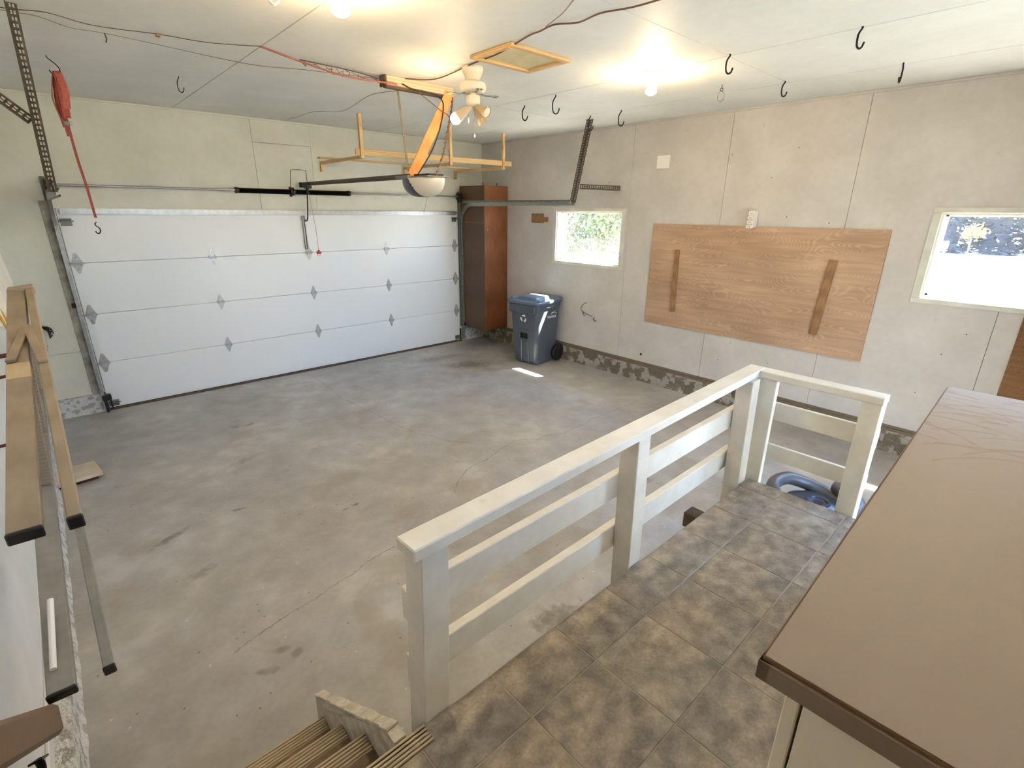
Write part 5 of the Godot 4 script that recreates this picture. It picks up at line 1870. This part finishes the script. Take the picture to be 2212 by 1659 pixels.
func build_left_things():
	var st = mb()
	# ceiling hook that carries the strap
	tube(st, smooth_path([Vector3(0.135, CEIL + 0.001, 1.679), Vector3(0.142, 3.132, 1.679), Vector3(0.17, 3.105, 1.69), Vector3(0.19, 3.075, 1.70), Vector3(0.188, 3.045, 1.70), Vector3(0.165, 3.032, 1.69), Vector3(0.145, 3.04, 1.679), Vector3(0.135, 3.06, 1.675)], 4), 0.0035, 7)
	solo(st, "strap_hook", M.black_metal, "bent dark ceiling hook carrying the red strap", "hook")
	var s = thing("tie_down_strap", "red tie-down strap with S-hook hanging in front of garage door", "strap", Vector3(0.165, 1.95, 1.69))
	var rt = Vector3(0.74, 0, 0.67)
	st = mb()
	# coiled upper bundle: several folded loops of webbing
	for k in 5:
		var off = Vector3(0.006 * (k - 2), 0, 0.005 * (k - 2))
		var len = [0.30, 0.36, 0.42, 0.30, 0.24][k]
		var sd = rt.rotated(Vector3.UP, 0.35 * (k - 2))
		ribbon(st, smooth_path([Vector3(0.165, 3.055, 1.69) + off, Vector3(0.160, 2.97, 1.69) + off * 2.5, Vector3(0.153, 3.055 - len * 0.6, 1.69) + off * 3.2, Vector3(0.155, 3.055 - len, 1.69) + off * 2.0], 4), 0.020 + 0.003 * (k % 2), sd)
	put(st, "bundle", M.strap, s)
	st = mb()
	ribbon(st, smooth_path([Vector3(0.16, 2.75, 1.69), Vector3(0.165, 2.5, 1.69), Vector3(0.178, 2.3, 1.69), Vector3(0.185, 2.10, 1.69), Vector3(0.186, 2.065, 1.69)], 5), 0.0105, rt)
	put(st, "webbing", M.strap, s)
	st = mb()
	box(st, Vector3(0.163, 2.72, 1.70), Vector3(0.05, 0.03, 0.018), Basis(Vector3.UP, -0.74), 0.004)
	put(st, "buckle", M.zinc, s)
	st = mb()
	tube(st, [Vector3(0.186, 2.07, 1.69), Vector3(0.182, 2.035, 1.69)], 0.004, 6)
	put(st, "stitched_end", M.plastic_white, s)
	st = mb()
	var hp = []
	for q in [[0.0, 0.0], [-0.012, -0.008], [-0.013, -0.022], [0.0, -0.032], [0.012, -0.042], [0.016, -0.058], [0.010, -0.076], [-0.004, -0.084], [-0.018, -0.078], [-0.022, -0.066]]:
		hp.append(Vector3(0.183, 2.034, 1.69) + rt * q[0] + Vector3(0, q[1], 0))
	tube(st, smooth_path(hp, 4), 0.0042, 8)
	put(st, "s_hook", M.black_metal, s, "black S-hook")

	# stepladder stored on its side along the left wall: feet towards the camera
	var uf = Vector3(-0.350, 1.394, 5.33); var lf = Vector3(-0.407, 0.80, 5.20)
	var ub = Vector3(-0.255, 1.40, 5.35); var lb = Vector3(-0.294, 0.81, 5.20)
	var tuf = Vector3(-0.309, 1.752, 3.45); var tub = Vector3(-0.262, 1.762, 3.45)
	var tlf = tuf + Vector3(-0.02, -0.30, -0.05); var tlb = tub + Vector3(-0.02, -0.30, -0.05)
	var L = thing("stepladder", "wooden stepladder with grey lower rails stored against left wall", "ladder", lf)
	var bot = mb()
	for q in [[uf, tuf, 0.066, 0.030, M.ladder, "front_rail"], [ub, tub, 0.030, 0.034, M.ladder, "rear_rail"], [lf, tlf, 0.066, 0.030, M.ladder_grey, "front_rail"], [lb, tlb, 0.028, 0.034, M.ladder_grey, "rear_rail"]]:
		st = mb()
		beam(st, q[0], q[1], q[2], q[3], Vector3.UP, 0.003)
		put(st, q[5], q[4], L)
		# worn dark foot
		var d = (q[1] - q[0]).normalized()
		st = mb()
		beam(st, q[0] - d * 0.012, q[0] + d * 0.001, q[2] + 0.003, q[3] + 0.003, Vector3.UP, 0.003)
		put(st, "foot", M.black, L)
	st = mb()
	var pa = uf.lerp(tuf, 0.46); var pb = uf.lerp(tuf, 0.53)
	beam(st, pa, pb, 0.067, 0.032, Vector3.UP, 0.002)
	put(st, "repair_patch", M.ladder_pale, L, "pale bare wood patch")
	st = mb()
	beam(st, tuf + Vector3(-0.03, 0.0, -0.01), tub + Vector3(0.018, 0.0, -0.01), 0.11, 0.04, Vector3.UP, 0.004)
	beam(st, tlf + Vector3(-0.03, 0.0, -0.01), tlb + Vector3(0.018, 0.0, -0.01), 0.11, 0.04, Vector3.UP, 0.004)
	put(st, "head_block", M.ladder, L)
	for k in 3:
		var t = 0.46 + 0.17 * k
		st = mb()
		beam(st, uf.lerp(tuf, t) - Vector3(0, 0.016, 0), lf.lerp(tlf, t) + Vector3(0, 0.016, 0), 0.062, 0.02, Vector3(0, 0, 1), 0.002)
		put(st, "step", M.ladder, L)
	# spreader braces between front and rear rails
	for q in [ub.lerp(tub, 0.50), uf.lerp(tuf, 0.53) + Vector3(-0.02, 0, 0)]:
		st = mb()
		beam(st, uf.lerp(tuf, 0.715) + Vector3(0.03, 0.024, 0), q + Vector3(0, 0.024, 0), 0.028, 0.012, Vector3.UP, 0.002)
		put(st, "spreader", M.ladder, L)
	st = mb()
	tube(st, [lf.lerp(tlf, 0.03) + Vector3(-0.01, 0.03, 0), lf.lerp(tlf, 0.15) + Vector3(0.0, 0.05, 0)], 0.009, 8)
	put(st, "tie_rod", M.white_gloss, L, "bright white metal rod")

	# white slats leaning in a row against the left wall
	for k in 9:
		var z = 1.0 + k * 0.24
		var yb = 1.56 - 0.008 * k + rng.randf_range(-0.02, 0.02)
		st = mb()
		beam(st, Vector3(-0.425 + rng.randf_range(-0.012, 0.006), yb, z), Vector3(-0.50, yb + 0.62, z - 0.05), 0.05, 0.014, Vector3(0, 0, 1), 0.003)
		solo(st, "white_slat", M.plastic_white, "%s white slat in the row hung on left wall beyond stepladder" % ["farthest", "second farthest", "third farthest", "fourth farthest", "middle", "fourth nearest", "third nearest", "second nearest", "nearest"][k], "slat", "white slats hung on the left wall")
	# yellow rope hanging in loops
	st = mb()
	for k in 3:
		tube(st, smooth_path([Vector3(-0.50, 1.75, 2.6 + k * 0.16), Vector3(-0.43, 1.58, 2.62 + k * 0.16), Vector3(-0.40, 1.42, 2.70 + k * 0.18), Vector3(-0.405, 1.25, 2.82 + k * 0.2), Vector3(-0.43, 1.12, 2.95 + k * 0.2)], 6), 0.007, 7)
	solo(st, "rope", M.rope, "yellow rope hanging behind the stepladder on left wall", "rope")
	# rusty prongs pointing into the room
	for q in [[1.42, 3.3, 0.012, "thick rusty prong just above the ladder's bare patch"], [1.37, 3.55, 0.008, "thin rusty prong below the thick one by the ladder"], [1.23, 4.15, 0.007, "lowest rusty prong on left wall by the stepladder"]]:
		st = mb()
		tube(st, smooth_path([Vector3(XL, q[0] + 0.02, q[1]), Vector3(-0.48, q[0], q[1]), Vector3(-0.385, q[0] - 0.005, q[1] - 0.05)], 4), q[2], 8)
		solo(st, "wall_prong", M.rust, q[3], "prong", "rusty prongs on the left wall")
	# tuft of dark bristles and a small hook on the back wall
	st = mb()
	for k in 26:
		var a = rng.randf_range(-1.2, 0.9)
		var p0 = Vector3(-0.36, 1.0, 0.02)
		tube(st, [p0, p0 + Vector3(0.03 + 0.03 * rng.randf(), -0.05 * rng.randf(), 0.02), p0 + Vector3(0.07 * cos(a) + 0.02, -0.06 + 0.07 * sin(a), 0.03 + 0.02 * rng.randf())], 0.0022, 4)
	solo(st, "bristle_tuft", M.black, "dark bristle tuft on the wall behind the stepladder", "brush")
	st = mb()
	tube(st, smooth_path([Vector3(-0.385, 0.90, 0.0), Vector3(-0.39, 0.88, 0.03), Vector3(-0.36, 0.83, 0.05), Vector3(-0.35, 0.785, 0.05), Vector3(-0.37, 0.77, 0.05), Vector3(-0.385, 0.79, 0.04)], 4), 0.004, 6)
	solo(st, "wire_loop", M.black_metal, "small wire loop under the dark bristle tuft", "hook")
	# rust-brown block on the jamb
	st = mb()
	bx(st, -0.075, -0.03, 1.15, 1.20, 0.0, 0.02, 0.003)
	solo(st, "wood_block", M.rust, "tiny brown block beside the left door track", "block")
	# scrap of board on the floor
	st = mb()
	box(st, Vector3(-0.365, 0.045, 1.73), Vector3(0.30, 0.028, 0.30), Basis(Vector3.UP, 0.12), 0.003)
	var sc = thing("floor_board", "pale square scrap of board lying by the left wall", "board", Vector3(-0.365, 0.0, 1.73))
	put(st, "plank", tmat(mottled(98, 128, Color(0.76, 0.69, 0.60), Color(0.83, 0.77, 0.69), 0.02, 0.1), 1.0, 0.8), sc)
	st = mb()
	box(st, Vector3(-0.365, 0.015, 1.84), Vector3(0.26, 0.03, 0.035), Basis(Vector3.UP, 0.12), 0.002)
	box(st, Vector3(-0.365, 0.015, 1.62), Vector3(0.26, 0.03, 0.035), Basis(Vector3.UP, 0.12), 0.002)
	put(st, "batten", M.rust, sc)
	# handrail for the steps on the left wall
	var hr = thing("handrail", "brown wooden handrail on black bracket at left wall", "handrail", Vector3(-0.46, 0.70, 5.15))
	var a = Vector3(-0.445, 0.725, 5.205); var b = Vector3(-0.445, 1.915, 6.605)
	st = mb()
	beam(st, a, b, 0.040, 0.088, Vector3.UP, 0.012)
	put(st, "rail", M.handrail, hr)
	for t in [0.17, 0.8]:
		var p = a.lerp(b, t) + Vector3(0, -0.055, 0.045)
		st = mb()
		var d = (b - a).normalized()
		beam(st, p - d * 0.045, p + d * 0.045, 0.026, 0.005, Vector3.UP)
		tube(st, smooth_path([p, p + Vector3(0.0, -0.03, 0.005), p + Vector3(-0.02, -0.065, 0.01), p + Vector3(-0.07, -0.08, 0.012), Vector3(XL, p.y - 0.08, p.z + 0.012)], 5), 0.009, 8)
		put(st, "bracket", M.black_metal, hr)

func build_vacuum():
	# drum vacuum on the floor beyond the landing, its hose coiled round the lid
	var at = Vector3(3.27, 0, 6.10)
	var v = thing("vacuum_cleaner", "dark drum vacuum with coiled grey hose beside the landing", "vacuum", at)
	var st = mb()
	lathe(st, [Vector2(0.0, 0.02), Vector2(0.19, 0.02), Vector2(0.20, 0.05), Vector2(0.205, 0.24), Vector2(0.20, 0.27), Vector2(0.0, 0.27)], Transform3D(Basis(), at), 36)
	put(st, "drum", M.black, v)
	st = mb()
	lathe(st, [Vector2(0.21, 0.255), Vector2(0.214, 0.265), Vector2(0.20, 0.285), Vector2(0.15, 0.305), Vector2(0.075, 0.315), Vector2(0.07, 0.322), Vector2(0.06, 0.322), Vector2(0.055, 0.312), Vector2(0.0, 0.306)], Transform3D(Basis(), at + Vector3(0.06, 0, 0.02)), 36)
	put(st, "lid", M.vac, v)
	st = mb()
	lathe(st, [Vector2(0.058, 0.3135), Vector2(0.05, 0.310), Vector2(0.0, 0.3085)], Transform3D(Basis(), at + Vector3(0.06, 0, 0.02)), 28)
	put(st, "lid_hub", M.black, v)
	st = mb()
	var pts = []
	for k in 44:
		var a = 0.2 + TAU * 1.15 * k / 43.0
		pts.append(at + Vector3(0.03 + 0.25 * cos(a), 0.36 - (0.0 if k < 30 else 0.012 * (k - 30)), 0.0 + 0.25 * sin(a)))
	tube(st, pts, 0.045, 14)
	put(st, "hose", M.hose, v)
	st = mb()
	lathe(st, [Vector2(0.30, 0.12), Vector2(0.325, 0.125), Vector2(0.33, 0.16), Vector2(0.315, 0.16), Vector2(0.305, 0.13)], Transform3D(Basis(), at + Vector3(-0.02, 0, -0.02)), 36)
	put(st, "bumper_ring", M.vac, v)
	for k in 4:
		var a = TAU * k / 4.0 + 0.4
		st = mb()
		lathe(st, [Vector2(0.0, -0.02), Vector2(0.02, -0.02), Vector2(0.02, 0.02), Vector2(0.0, 0.02)], Transform3D(Basis(Vector3(0, 0, 1), Vector3(1, 0, 0), Vector3(0, 1, 0)), at + Vector3(0.16 * cos(a), 0.02, 0.16 * sin(a))), 12)
		put(st, "castor", M.rubber, v)
